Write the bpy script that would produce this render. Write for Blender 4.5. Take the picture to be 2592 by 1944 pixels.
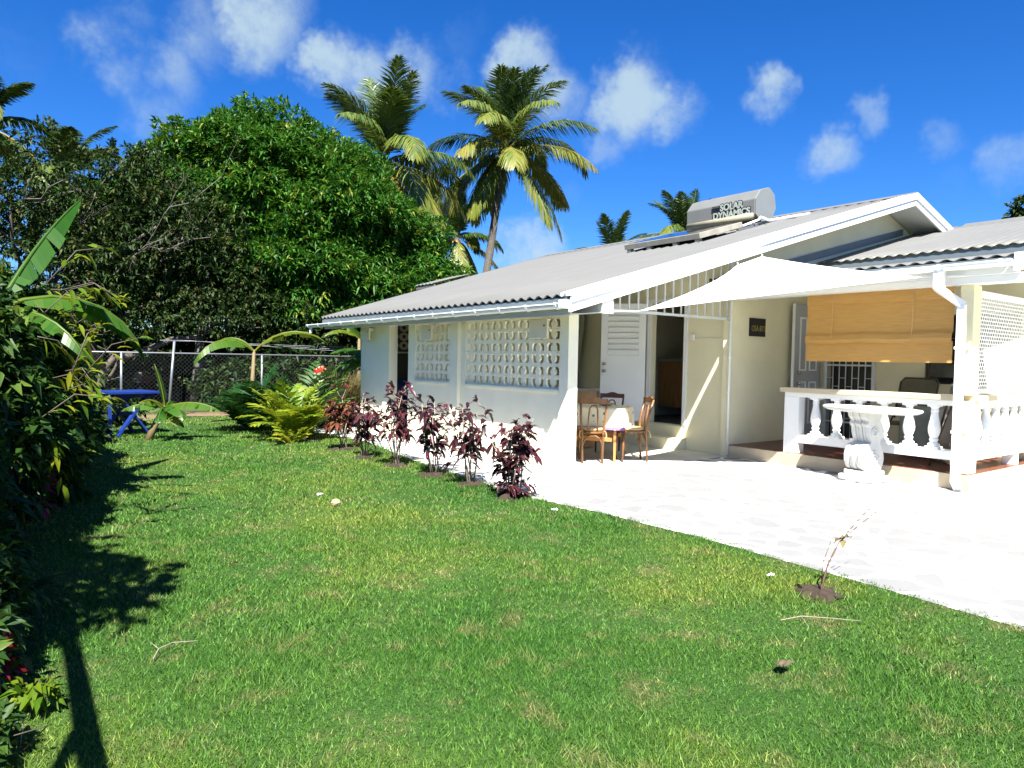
import bpy, math, random
import numpy as np
from mathutils import Vector, Matrix, Quaternion

for o in list(bpy.data.objects):
    bpy.data.objects.remove(o, do_unlink=True)
scene = bpy.context.scene
COL = scene.collection
S = 0.875                      # measured units -> metres
rng = np.random.default_rng(7)
random.seed(7)
R = math.radians

# ------------------------------------------------------------------ camera
def cam_axes(yaw, pit, rol):
    fw = np.array([math.sin(yaw)*math.cos(pit), math.cos(yaw)*math.cos(pit), -math.sin(pit)])
    r = np.array([math.cos(yaw), -math.sin(yaw), 0.0])
    u = np.cross(r, fw)
    c, s = math.cos(rol), math.sin(rol)
    return c*r+s*u, -s*r+c*u, fw
CR, CU, CF = cam_axes(R(36.8608), R(1.9589), R(1.1123))
FPX, EYE = 1789.6, 1.6
cam = bpy.data.cameras.new("camera")
cam.sensor_fit = 'HORIZONTAL'; cam.sensor_width = 36.0
cam.lens = FPX/2592*36; cam.clip_start = 0.05; cam.clip_end = 3000
camo = bpy.data.objects.new("camera", cam); COL.objects.link(camo)
mw = Matrix.Identity(4)
for i in range(3):
    mw[i][0] = CR[i]; mw[i][1] = CU[i]; mw[i][2] = -CF[i]
mw[2][3] = EYE*S
camo.matrix_world = mw
scene.camera = camo

def ray_dir(px, py):           # direction through a point of the 2212x1659 view
    k = 2592/2212
    d = CR*((px*k-1296)/FPX) - CU*((py*k-972)/FPX) + CF
    return d/np.linalg.norm(d)

# ------------------------------------------------------------------ light
SUN = Vector((1.0, 1.55, -2.42)).normalized()       # travel direction
elev = math.asin(-SUN.z)
to_sun = -SUN
w = bpy.data.worlds.new("World"); scene.world = w; w.use_nodes = True
nt = w.node_tree; N = nt.nodes; LK = nt.links
bg = N['Background']
sky = N.new('ShaderNodeTexSky'); sky.sky_type = 'NISHITA'; sky.sun_disc = False
sky.sun_elevation = elev
sky.sun_rotation = math.atan2(to_sun.x, to_sun.y)
sky.altitude = 0; sky.air_density = 0.9; sky.dust_density = 0.15; sky.ozone_density = 4.0
hs = N.new('ShaderNodeHueSaturation'); hs.inputs['Saturation'].default_value = 1.32; hs.inputs['Value'].default_value = 0.76
LK.new(sky.outputs[0], hs.inputs['Color'])
tint = N.new('ShaderNodeMix'); tint.data_type = 'RGBA'; tint.blend_type = 'MULTIPLY'; tint.inputs[0].default_value = 1
LK.new(hs.outputs[0], tint.inputs[6]); tint.inputs[7].default_value = (.66, .87, 1.21, 1)
tc = N.new('ShaderNodeTexCoord')
nz = N.new('ShaderNodeTexNoise'); nz.inputs['Scale'].default_value = 5.5; nz.inputs['Detail'].default_value = 5; nz.inputs['Roughness'].default_value = .72
LK.new(tc.outputs['Generated'], nz.inputs['Vector'])
wv = N.new('ShaderNodeVectorMath'); wv.operation = 'MULTIPLY_ADD'
LK.new(nz.outputs['Color'], wv.inputs[0]); wv.inputs[1].default_value = (.11, .11, .11)
sub = N.new('ShaderNodeVectorMath'); sub.operation = 'ADD'; sub.inputs[1].default_value = (-.055, -.055, -.055)
LK.new(tc.outputs['Generated'], sub.inputs[0]); LK.new(sub.outputs[0], wv.inputs[2])
CLOUDS = [(560,30,125,1.0),(590,90,70,.6),(400,55,120,.6),(480,60,90,.5),(290,20,95,.5),(240,130,85,.6),(350,165,90,.6),(320,240,95,.42),
          (715,140,85,.95),(780,160,80,.8),(880,135,80,.75),(960,175,80,.5),(1130,160,110,.95),(1190,210,85,.8),(1240,220,60,.5),
          (1370,220,120,.95),(1450,240,90,.9),(1320,310,75,.55),(1660,205,62,.85),(1690,195,45,.7),(1780,345,72,.75),(1740,350,50,.5),
          (1870,262,58,.5),(2035,300,65,.42),(2175,340,75,.45),(1110,520,90,1.0),(1165,530,80,1.0),(960,90,90,.3),(1235,420,60,.25),
          (50,90,100,.2),(1000,40,80,.22),(2050,400,60,.2)]
acc = None
for (px, py, r, a) in CLOUDS:
    d = ray_dir(px, py)
    ds = N.new('ShaderNodeVectorMath'); ds.operation = 'DISTANCE'; ds.inputs[1].default_value = tuple(d)
    LK.new(wv.outputs[0], ds.inputs[0])
    mr = N.new('ShaderNodeMapRange'); mr.interpolation_type = 'SMOOTHSTEP'
    mr.inputs[1].default_value = r/1527*1.12; mr.inputs[2].default_value = r/1527*.2
    mr.inputs[3].default_value = 0; mr.inputs[4].default_value = a
    LK.new(ds.outputs['Value'], mr.inputs[0])
    if acc is None: acc = mr.outputs[0]
    else:
        mx = N.new('ShaderNodeMath'); mx.operation = 'MAXIMUM'
        LK.new(acc, mx.inputs[0]); LK.new(mr.outputs[0], mx.inputs[1]); acc = mx.outputs[0]
nz2 = N.new('ShaderNodeTexNoise'); nz2.inputs['Scale'].default_value = 11; nz2.inputs['Detail'].default_value = 8; nz2.inputs['Roughness'].default_value = .62
LK.new(tc.outputs['Generated'], nz2.inputs['Vector'])
mr2 = N.new('ShaderNodeMapRange'); mr2.inputs[1].default_value = .32; mr2.inputs[2].default_value = .66; mr2.inputs[3].default_value = .25; mr2.inputs[4].default_value = 1.0
LK.new(nz2.outputs[0], mr2.inputs[0])
mm = N.new('ShaderNodeMath'); mm.operation = 'MULTIPLY'; LK.new(acc, mm.inputs[0]); LK.new(mr2.outputs[0], mm.inputs[1])
mm2 = N.new('ShaderNodeMapRange'); mm2.interpolation_type = 'SMOOTHSTEP'; LK.new(mm.outputs[0], mm2.inputs[0]); mm2.inputs[1].default_value = .08; mm2.inputs[2].default_value = .80; mm2.inputs[3].default_value = 0; mm2.inputs[4].default_value = .86
mixc = N.new('ShaderNodeMix'); mixc.data_type = 'RGBA'
LK.new(mm2.outputs[0], mixc.inputs[0]); LK.new(tint.outputs[2], mixc.inputs[6]); mixc.inputs[7].default_value = (2.8, 3.6, 4.1, 1)
LK.new(mixc.outputs[2], bg.inputs['Color'])
bg.inputs['Strength'].default_value = 0.05

sl = bpy.data.lights.new("sun", 'SUN'); sl.energy = 4.6; sl.angle = R(.5); sl.color = (1.0, .95, .86)
so = bpy.data.objects.new("sun", sl); COL.objects.link(so)
so.rotation_euler = SUN.to_track_quat('-Z', 'Y').to_euler(); so.location = (-10, -15, 30)

scene.view_settings.view_transform = 'Standard'; scene.view_settings.look = 'None'
scene.view_settings.exposure = 2.05; scene.view_settings.gamma = 1
scene.cycles.use_denoising = True
scene.cycles.max_bounces = 7; scene.cycles.diffuse_bounces = 4; scene.cycles.glossy_bounces = 3
scene.cycles.transmission_bounces = 4; scene.cycles.transparent_max_bounces = 6
scene.cycles.caustics_reflective = False; scene.cycles.caustics_refractive = False

# ------------------------------------------------------------------ materials
def M(name, col, rough=.6, var=.12, scale=4.0, bump=0.0, bscale=60.0, metal=0.0, spec=.4, stain=0.0, stretch=None):
    m = bpy.data.materials.new(name); m.use_nodes = True
    nt = m.node_tree; n = nt.nodes; l = nt.links; b = n['Principled BSDF']
    b.inputs['Roughness'].default_value = rough; b.inputs['Metallic'].default_value = metal
    b.inputs['Specular IOR Level'].default_value = spec
    t = n.new('ShaderNodeTexCoord'); src = t.outputs['Object']
    if stretch:
        mp = n.new('ShaderNodeMapping'); mp.inputs['Scale'].default_value = stretch; l.new(src, mp.inputs[0]); src = mp.outputs[0]
    a = n.new('ShaderNodeTexNoise'); a.inputs['Scale'].default_value = scale; a.inputs['Detail'].default_value = 6
    l.new(src, a.inputs['Vector'])
    cr = n.new('ShaderNodeValToRGB')
    lo = [max(0, c*(1-var)) for c in col]; hi = [min(1, c*(1+var)) for c in col]
    cr.color_ramp.elements[0].position = .3; cr.color_ramp.elements[1].position = .7
    cr.color_ramp.elements[0].color = (*lo, 1); cr.color_ramp.elements[1].color = (*hi, 1)
    l.new(a.outputs[0], cr.inputs[0]); out = cr.outputs[0]
    if stain > 0:
        a2 = n.new('ShaderNodeTexNoise'); a2.inputs['Scale'].default_value = 1.3; a2.inputs['Detail'].default_value = 9; a2.inputs['Roughness'].default_value = .7
        l.new(src, a2.inputs['Vector'])
        r2 = n.new('ShaderNodeMapRange'); r2.inputs[1].default_value = .55; r2.inputs[2].default_value = .8; r2.inputs[3].default_value = 0; r2.inputs[4].default_value = stain
        l.new(a2.outputs[0], r2.inputs[0])
        mx = n.new('ShaderNodeMix'); mx.data_type = 'RGBA'; l.new(r2.outputs[0], mx.inputs[0]); l.new(out, mx.inputs[6])
        mx.inputs[7].default_value = (col[0]*.5, col[1]*.47, col[2]*.4, 1); out = mx.outputs[2]
    l.new(out, b.inputs['Base Color'])
    if bump > 0:
        a3 = n.new('ShaderNodeTexNoise'); a3.inputs['Scale'].default_value = bscale; a3.inputs['Detail'].default_value = 4
        l.new(src, a3.inputs['Vector'])
        bp = n.new('ShaderNodeBump'); bp.inputs['Strength'].default_value = bump; bp.inputs['Distance'].default_value = .01
        l.new(a3.outputs[0], bp.inputs['Height']); l.new(bp.outputs[0], b.inputs['Normal'])
    return m

def LEAF(name, cols, rough=.4, trans=.3, spec=.45, vs=.25):
    m = bpy.data.materials.new(name); m.use_nodes = True
    nt = m.node_tree; n = nt.nodes; l = nt.links; b = n['Principled BSDF']
    at = n.new('ShaderNodeAttribute'); at.attribute_name = 'rnd'
    cr = n.new('ShaderNodeValToRGB'); e = cr.color_ramp.elements
    e[0].position = 0; e[0].color = (*cols[0], 1); e[1].position = 1; e[1].color = (*cols[-1], 1)
    for i, c in enumerate(cols[1:-1]):
        k = e.new((i+1)/(len(cols)-1)); k.color = (*c, 1)
    l.new(at.outputs['Fac'], cr.inputs[0])
    l.new(cr.outputs[0], b.inputs['Base Color'])
    b.inputs['Roughness'].default_value = rough; b.inputs['Specular IOR Level'].default_value = spec
    tr = n.new('ShaderNodeBsdfTranslucent')
    hs = n.new('ShaderNodeHueSaturation'); hs.inputs['Hue'].default_value = .485; hs.inputs['Value'].default_value = 1.5
    l.new(cr.outputs[0], hs.inputs['Color']); l.new(hs.outputs[0], tr.inputs['Color'])
    ms = n.new('ShaderNodeMixShader'); ms.inputs[0].default_value = trans
    l.new(b.outputs[0], ms.inputs[1]); l.new(tr.outputs[0], ms.inputs[2]); l.new(ms.outputs[0], n['Material Output'].inputs['Surface'])
    return m

m_front = M("front_wall_paint", (.90,.86,.66), .7, .035, 3, .25, 90, stain=.05)
m_cream = M("cream_wall_paint", (.77,.72,.50), .7, .04, 2.5, .25, 90, stain=.06)
m_white = M("white_gloss_paint", (.84,.85,.84), .4, .03, 3, .08, 40, stain=.04)
m_pvc   = M("white_plastic_gutter", (.80,.82,.80), .35, .03, 5, stain=.10)
m_roof  = M("pale_roof_sheet", (.118,.120,.117), .65, .05, 1.5, .06, 30, stain=.12)
m_flash = M("blue_grey_flashing", (0.1260,0.1596,0.1806), .45, .08, 4, stain=.15)
m_facia = M("grey_fascia_paint", (0.4320,0.4410,0.4050), .55, .05, 3, stain=.08)
m_cap   = M("cream_coping_paint", (0.5208,0.4452,0.3108), .65, .05, 4, .2, 80, stain=.08)
m_plinth= M("cream_plinth_paint", (0.4704,0.3948,0.2772), .7, .05, 3, .2, 80, stain=.12)
m_tile  = M("red_porch_tile", (0.1344,0.0462,0.0294), .35, .15, 6)
m_conc  = M("veranda_concrete", (.56,.54,.47), .8, .10, 3, .25, 60, stain=.2)
m_dark  = M("interior_shade_colour", (.10,.095,.075), .8, .1, 2)  # gloom of the unlit rooms is put into this wall and floor colour
m_room  = M("kitchen_wall_paint", (.60,.56,.44), .8, .06, 2)
m_cab   = M("brown_cabinet_wood", (0.3240,0.1620,0.0540), .5, .25, 5, stretch=(1,12,1))
m_wood  = M("varnished_chair_wood", (0.1848,0.0840,0.0294), .35, .3, 7, stretch=(4,4,1), spec=.5)
m_woodd = M("dark_chair_wood", (.085,.030,.020), .35, .25, 7, spec=.5)
m_tblw  = M("orange_table_wood", (.42,.19,.06), .4, .2, 6)
m_cush  = M("tan_cushion_cloth", (.55,.38,.18), .9, .15, 12)
m_stone = M("white_cast_stone", (0.5850,0.5850,0.5550), .7, .06, 6, .35, 70, stain=.08)
m_galv  = M("galvanised_steel", (0.2100,0.2268,0.2436), .4, .1, 8, metal=.6)
m_wire  = M("chain_link_wire", (.06,.065,.065), .5, .1, 8, metal=.4)
m_line  = M("white_plastic_line", (.35,.35,.38), .5, .02)
m_blue  = M("blue_table_paint", (0.0067,0.0252,0.1596), .45, .2, 6, .2, 40, stain=.15)
m_black = M("black_sign_board", (.012,.012,.014), .35, .1)
m_gold  = M("faded_gold_letters", (.26,.22,.06), .5, .2, 30)
m_glass = M("dark_glass", (.012,.016,.022), .08, .1, spec=.8)
m_bar   = M("white_steel_bar", (.66,.70,.70), .4, .04)
m_knob  = M("brass_knob", (.45,.38,.25), .25, .05, metal=1)
m_doorp = M("porch_door_paint", (0.4420,0.4420,0.4505), .5, .04)
m_fold  = M("olive_canvas", (.14,.13,.085), .85, .1, 20)
m_frame = M("dark_metal_frame", (.06,.045,.04), .4, .1)
m_gcov  = M("grey_cloth_cover", (0.2640,0.2960,0.2720), .9, .12, 8)
m_tank  = M("brushed_tank_metal", (.15,.155,.15), .5, .07, 3, metal=.15, stain=.1)
m_tankt = M("olive_tank_pipe", (.27,.25,.17), .5, .15, 5)
m_panel = M("solar_glass", (.006,.010,.035), .06, .1, spec=.9)
m_rack  = M("weathered_panel_frame", (.26,.25,.21), .6, .15, 6, stain=.35)
m_sail  = M("white_sail_cloth", (.86,.87,.87), .8, .02, 4, .1, 200)
m_box   = M("cream_shutter_board", (.80,.72,.54), .7, .04, 4, stain=.1)
m_soil  = M("dark_garden_soil", (.03,.02,.013), .95, .4, 14, .8, 40)
m_dirt  = M("dry_leaf_litter", (.14,.10,.055), .95, .35, 9, .8, 40)
m_bark  = M("grey_bark", (.075,.062,.05), .9, .3, 6, .6, 25)
m_barkl = M("pale_bare_branch", (0.1020,0.0930,0.0810), .9, .25, 8, .4, 25)
m_palmt = M("palm_trunk_bark", (.085,.075,.065), .9, .3, 5, .8, 12, stretch=(1,1,5))
m_stem  = M("banana_stem", (.13,.10,.05), .7, .3, 6, stretch=(1,1,.4))
m_twig  = M("pale_shrub_stem", (0.2660,0.2240,0.1750), .85, .2, 12)
m_red   = M("red_plastic", (.55,.03,.015), .4, .15, 6)
m_redp  = M("red_board_paint", (.33,.05,.03), .6, .2, 6)
m_paper = M("white_paper", (.78,.80,.82), .8, .04)
m_rock  = M("pale_limestone", (.22,.20,.12), .9, .15, 9, .5, 30)
m_dleaf = M("dry_fallen_leaf", (.10,.075,.045), .8, .25, 14)
m_curt  = M("grey_green_curtain", (.36,.36,.25), .8, .12, 3, stretch=(6,6,.6))
m_oran  = M("varnished_box_wood", (.40,.24,.11), .5, .15, 6)

# roof: fine rust specks are rare, keep as is.  Blind: woven slats
def blind_mat():
    m = M("bamboo_blind_slats", (0.5040,0.2772,0.0714), .55, .10, 3, stretch=(1,2,30))
    n = m.node_tree.nodes; l = m.node_tree.links; b = n['Principled BSDF']
    t = n.new('ShaderNodeTexCoord'); wv = n.new('ShaderNodeTexWave'); wv.bands_direction = 'Z'; wv.inputs['Scale'].default_value = 38
    wv.inputs['Distortion'].default_value = .6; l.new(t.outputs['Object'], wv.inputs['Vector'])
    bp = n.new('ShaderNodeBump'); bp.inputs['Strength'].default_value = .5; bp.inputs['Distance'].default_value = .006
    l.new(wv.outputs['Fac'], bp.inputs['Height']); l.new(bp.outputs[0], b.inputs['Normal'])
    return m
m_blind = blind_mat()

def cloth_mat():
    m = bpy.data.materials.new("spotted_tablecloth"); m.use_nodes = True
    n = m.node_tree.nodes; l = m.node_tree.links; b = n['Principled BSDF']; b.inputs['Roughness'].default_value = .85
    t = n.new('ShaderNodeTexCoord'); v = n.new('ShaderNodeTexVoronoi'); v.inputs['Scale'].default_value = 9; v.inputs['Randomness'].default_value = .35
    l.new(t.outputs['Object'], v.inputs['Vector'])
    r = n.new('ShaderNodeValToRGB'); e = r.color_ramp.elements
    e[0].position = .17; e[0].color = (.16,.15,.16,1); e[1].position = .22; e[1].color = (.80,.74,.52,1)
    l.new(v.outputs['Distance'], r.inputs[0]); l.new(r.outputs[0], b.inputs['Base Color'])
    return m
m_cloth = cloth_mat()
def border_mat():
    m = bpy.data.materials.new("scalloped_cloth_border"); m.use_nodes = True
    n = m.node_tree.nodes; l = m.node_tree.links; b = n['Principled BSDF']; b.inputs['Roughness'].default_value = .85
    t = n.new('ShaderNodeTexCoord'); v = n.new('ShaderNodeTexVoronoi'); v.inputs['Scale'].default_value = 13; v.inputs['Randomness'].default_value = .2
    l.new(t.outputs['Object'], v.inputs['Vector'])
    r = n.new('ShaderNodeValToRGB'); e = r.color_ramp.elements
    e[0].position = .1; e[0].color = (.75,.62,.6,1); e[1].position = .5; e[1].color = (.25,.17,.42,1)
    k = e.new(.28); k.color = (.45,.12,.2,1)
    l.new(v.outputs['Distance'], r.inputs[0]); l.new(r.outputs[0], b.inputs['Base Color'])
    return m
m_border = border_mat()

def patio_mat():
    m = bpy.data.materials.new("crazy_paving"); m.use_nodes = True
    n = m.node_tree.nodes; l = m.node_tree.links; b = n['Principled BSDF']; b.inputs['Roughness'].default_value = .75
    t = n.new('ShaderNodeTexCoord')
    nz = n.new('ShaderNodeTexNoise'); nz.inputs['Scale'].default_value = 2.0; l.new(t.outputs['Object'], nz.inputs['Vector'])
    ad = n.new('ShaderNodeVectorMath'); ad.operation = 'MULTIPLY_ADD'; ad.inputs[1].default_value = (.12,.12,0)
    l.new(nz.outputs['Color'], ad.inputs[0]); l.new(t.outputs['Object'], ad.inputs[2])
    v = n.new('ShaderNodeTexVoronoi'); v.feature = 'DISTANCE_TO_EDGE'; v.inputs['Scale'].default_value = 3.6
    l.new(ad.outputs[0], v.inputs['Vector'])
    v2 = n.new('ShaderNodeTexVoronoi'); v2.inputs['Scale'].default_value = 3.6; l.new(ad.outputs[0], v2.inputs['Vector'])
    r = n.new('ShaderNodeMapRange'); r.inputs[1].default_value = .07; r.inputs[2].default_value = .10; l.new(v.outputs['Distance'], r.inputs[0])
    st = n.new('ShaderNodeValToRGB'); e = st.color_ramp.elements
    e[0].position = .1; e[0].color = (.184,.188,.19,1); e[1].position = .9; e[1].color = (.203,.206,.206,1)
    sp = n.new('ShaderNodeSeparateColor'); l.new(v2.outputs['Color'], sp.inputs[0]); l.new(sp.outputs[0], st.inputs[0])
    mx = n.new('ShaderNodeMix'); mx.data_type = 'RGBA'; l.new(r.outputs[0], mx.inputs[0]); mx.inputs[6].default_value = (.72,.72,.70,1)
    l.new(st.outputs[0], mx.inputs[7])
    g = n.new('ShaderNodeTexNoise'); g.inputs['Scale'].default_value = 1.2; g.inputs['Detail'].default_value = 8; l.new(t.outputs['Object'], g.inputs['Vector'])
    gr = n.new('ShaderNodeMapRange'); gr.inputs[1].default_value = .35; gr.inputs[2].default_value = .7; gr.inputs[3].default_value = .93; gr.inputs[4].default_value = 1.03; l.new(g.outputs[0], gr.inputs[0])
    ml = n.new('ShaderNodeMix'); ml.data_type = 'RGBA'; ml.blend_type = 'MULTIPLY'; ml.inputs[0].default_value = 1
    l.new(mx.outputs[2], ml.inputs[6]); l.new(gr.outputs[0], ml.inputs[7]); l.new(ml.outputs[2], b.inputs['Base Color'])
    bp = n.new('ShaderNodeBump'); bp.inputs['Strength'].default_value = .2; bp.inputs['Distance'].default_value = .01
    l.new(r.outputs[0], bp.inputs['Height']); l.new(bp.outputs[0], b.inputs['Normal'])
    return m
m_patio = patio_mat()

def grass_mat(name, k=1.0, blade=True):
    m = bpy.data.materials.new(name); m.use_nodes = True
    n = m.node_tree.nodes; l = m.node_tree.links; b = n['Principled BSDF']
    b.inputs['Roughness'].default_value = .55; b.inputs['Specular IOR Level'].default_value = .25
    t = n.new('ShaderNodeTexCoord')
    a = n.new('ShaderNodeTexNoise'); a.inputs['Scale'].default_value = .55; a.inputs['Detail'].default_value = 4; l.new(t.outputs['Object'], a.inputs['Vector'])
    r = n.new('ShaderNodeValToRGB'); e = r.color_ramp.elements
    e[0].position = .36; e[0].color = (.058*k,.178*k,.022*k,1); e[1].position = .66; e[1].color = (.155*k,.255*k,.036*k,1)
    q = e.new(.5); q.color = (.080*k,.202*k,.028*k,1)
    l.new(a.outputs[0], r.inputs[0])
    a2 = n.new('ShaderNodeTexNoise'); a2.inputs['Scale'].default_value = 3.2; a2.inputs['Detail'].default_value = 7; a2.inputs['Roughness'].default_value = .72; l.new(t.outputs['Object'], a2.inputs['Vector'])
    r2 = n.new('ShaderNodeMapRange'); r2.inputs[1].default_value = .52; r2.inputs[2].default_value = .72; r2.inputs[3].default_value = 0; r2.inputs[4].default_value = .62; l.new(a2.outputs[0], r2.inputs[0])
    mx = n.new('ShaderNodeMix'); mx.data_type = 'RGBA'; l.new(r2.outputs[0], mx.inputs[0]); l.new(r.outputs[0], mx.inputs[6]); mx.inputs[7].default_value = (.33*k,.27*k,.13*k,1)
    out = mx.outputs[2]
    if blade:
        at = n.new('ShaderNodeAttribute'); at.attribute_name = 'rnd'
        r3 = n.new('ShaderNodeValToRGB'); e = r3.color_ramp.elements
        e[0].position = 0; e[0].color = (.35,.42,.35,1); e[1].position = 1; e[1].color = (2.6,1.7,2.2,1)
        q = e.new(.55); q.color = (1.0,1.0,1.0,1); q = e.new(.80); q.color = (1.35,1.25,1.2,1)
        l.new(at.outputs['Fac'], r3.inputs[0])
        ml = n.new('ShaderNodeMix'); ml.data_type = 'RGBA'; ml.blend_type = 'MULTIPLY'; ml.inputs[0].default_value = 1
        l.new(out, ml.inputs[6]); l.new(r3.outputs[0], ml.inputs[7]); out = ml.outputs[2]
        l.new(out, b.inputs['Base Color'])
        tr = n.new('ShaderNodeBsdfTranslucent'); l.new(out, tr.inputs['Color'])
        ms = n.new('ShaderNodeMixShader'); ms.inputs[0].default_value = .35
        l.new(b.outputs[0], ms.inputs[1]); l.new(tr.outputs[0], ms.inputs[2]); l.new(ms.outputs[0], n['Material Output'].inputs['Surface'])
    else:
        l.new(out, b.inputs['Base Color'])
        b.inputs['Roughness'].default_value = .9
        a3 = n.new('ShaderNodeTexNoise'); a3.inputs['Scale'].default_value = 60; l.new(t.outputs['Object'], a3.inputs['Vector'])
        bp = n.new('ShaderNodeBump'); bp.inputs['Strength'].default_value = .8; bp.inputs['Distance'].default_value = .02
        l.new(a3.outputs[0], bp.inputs['Height']); l.new(bp.outputs[0], b.inputs['Normal'])
    return m
m_lawn = grass_mat("lawn_turf", .32, False)
m_grass = grass_mat("grass_blades", .86, True)
m_field = M("rough_field", (.05,.075,.02), .95, .4, .8, .8, 20)

l_mango = LEAF("mango_leaf", [(0.0143,0.0598,0.0064),(0.0224,0.0918,0.0080),(0.0360,0.1277,0.0112),(0.0598,0.1596,0.0143),(0.1596,0.1757,0.0240)], .5, .22, .25)
l_dark  = LEAF("dull_dark_leaf", [(.008,.024,.005),(.016,.040,.007),(.030,.056,.010),(.06,.055,.014)], .6, .2, .25)
l_under = LEAF("understory_leaf", [(0.0066,0.0218,0.0044),(0.0137,0.0382,0.0066),(0.0273,0.0546,0.0087),(0.0437,0.0546,0.0164)], .55, .25, .3)
l_hedge = LEAF("hedge_leaf", [(0.0067,0.0235,0.0050),(0.0118,0.0403,0.0067),(0.0294,0.0714,0.0101),(0.0840,0.1344,0.0185)], .5, .3, .25)
l_palm  = LEAF("palm_leaflet", [(.018,.046,.014),(.036,.074,.014),(.085,.125,.020),(.16,.165,.026),(.22,.16,.035)], .4, .22, .5)
l_areca = LEAF("areca_leaflet", [(.035,.10,.008),(.09,.17,.010),(.20,.25,.014),(.27,.26,.02)], .45, .35, .4)
l_green = LEAF("dark_fan_leaf", [(0.0071,0.0353,0.0071),(0.0147,0.0588,0.0094),(0.0353,0.0941,0.0176)], .4, .25, .45)
l_banana= LEAF("banana_leaf", [(0.0120,0.0573,0.0055),(0.0246,0.0928,0.0065),(0.0600,0.1309,0.0099),(0.1637,0.1637,0.0164)], .38, .4, .45)
l_croton= LEAF("purple_leaf", [(0.0194,0.0053,0.0088),(0.0396,0.0088,0.0141),(0.0660,0.0158,0.0211),(0.0880,0.0396,0.0308)], .32, .15, .55)
l_crotr = LEAF("rusty_croton_leaf", [(0.0356,0.0085,0.0100),(0.0784,0.0214,0.0142),(0.1425,0.0499,0.0179),(0.0997,0.0855,0.0214)], .4, .25, .45)
l_redl  = LEAF("red_leaf", [(0.0630,0.0038,0.0076),(0.1386,0.0076,0.0113),(0.2394,0.0189,0.0252)], .4, .3, .4)
l_straw = LEAF("dry_grass_blade", [(0.1176,0.0941,0.0353),(0.1882,0.1529,0.0647),(0.0941,0.1058,0.0294)], .8, .3, .2)
l_yel   = LEAF("yellow_green_leaf", [(0.0397,0.0992,0.0050),(0.1091,0.1587,0.0074),(0.1786,0.1786,0.0099)], .6, .35, .15)

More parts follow.
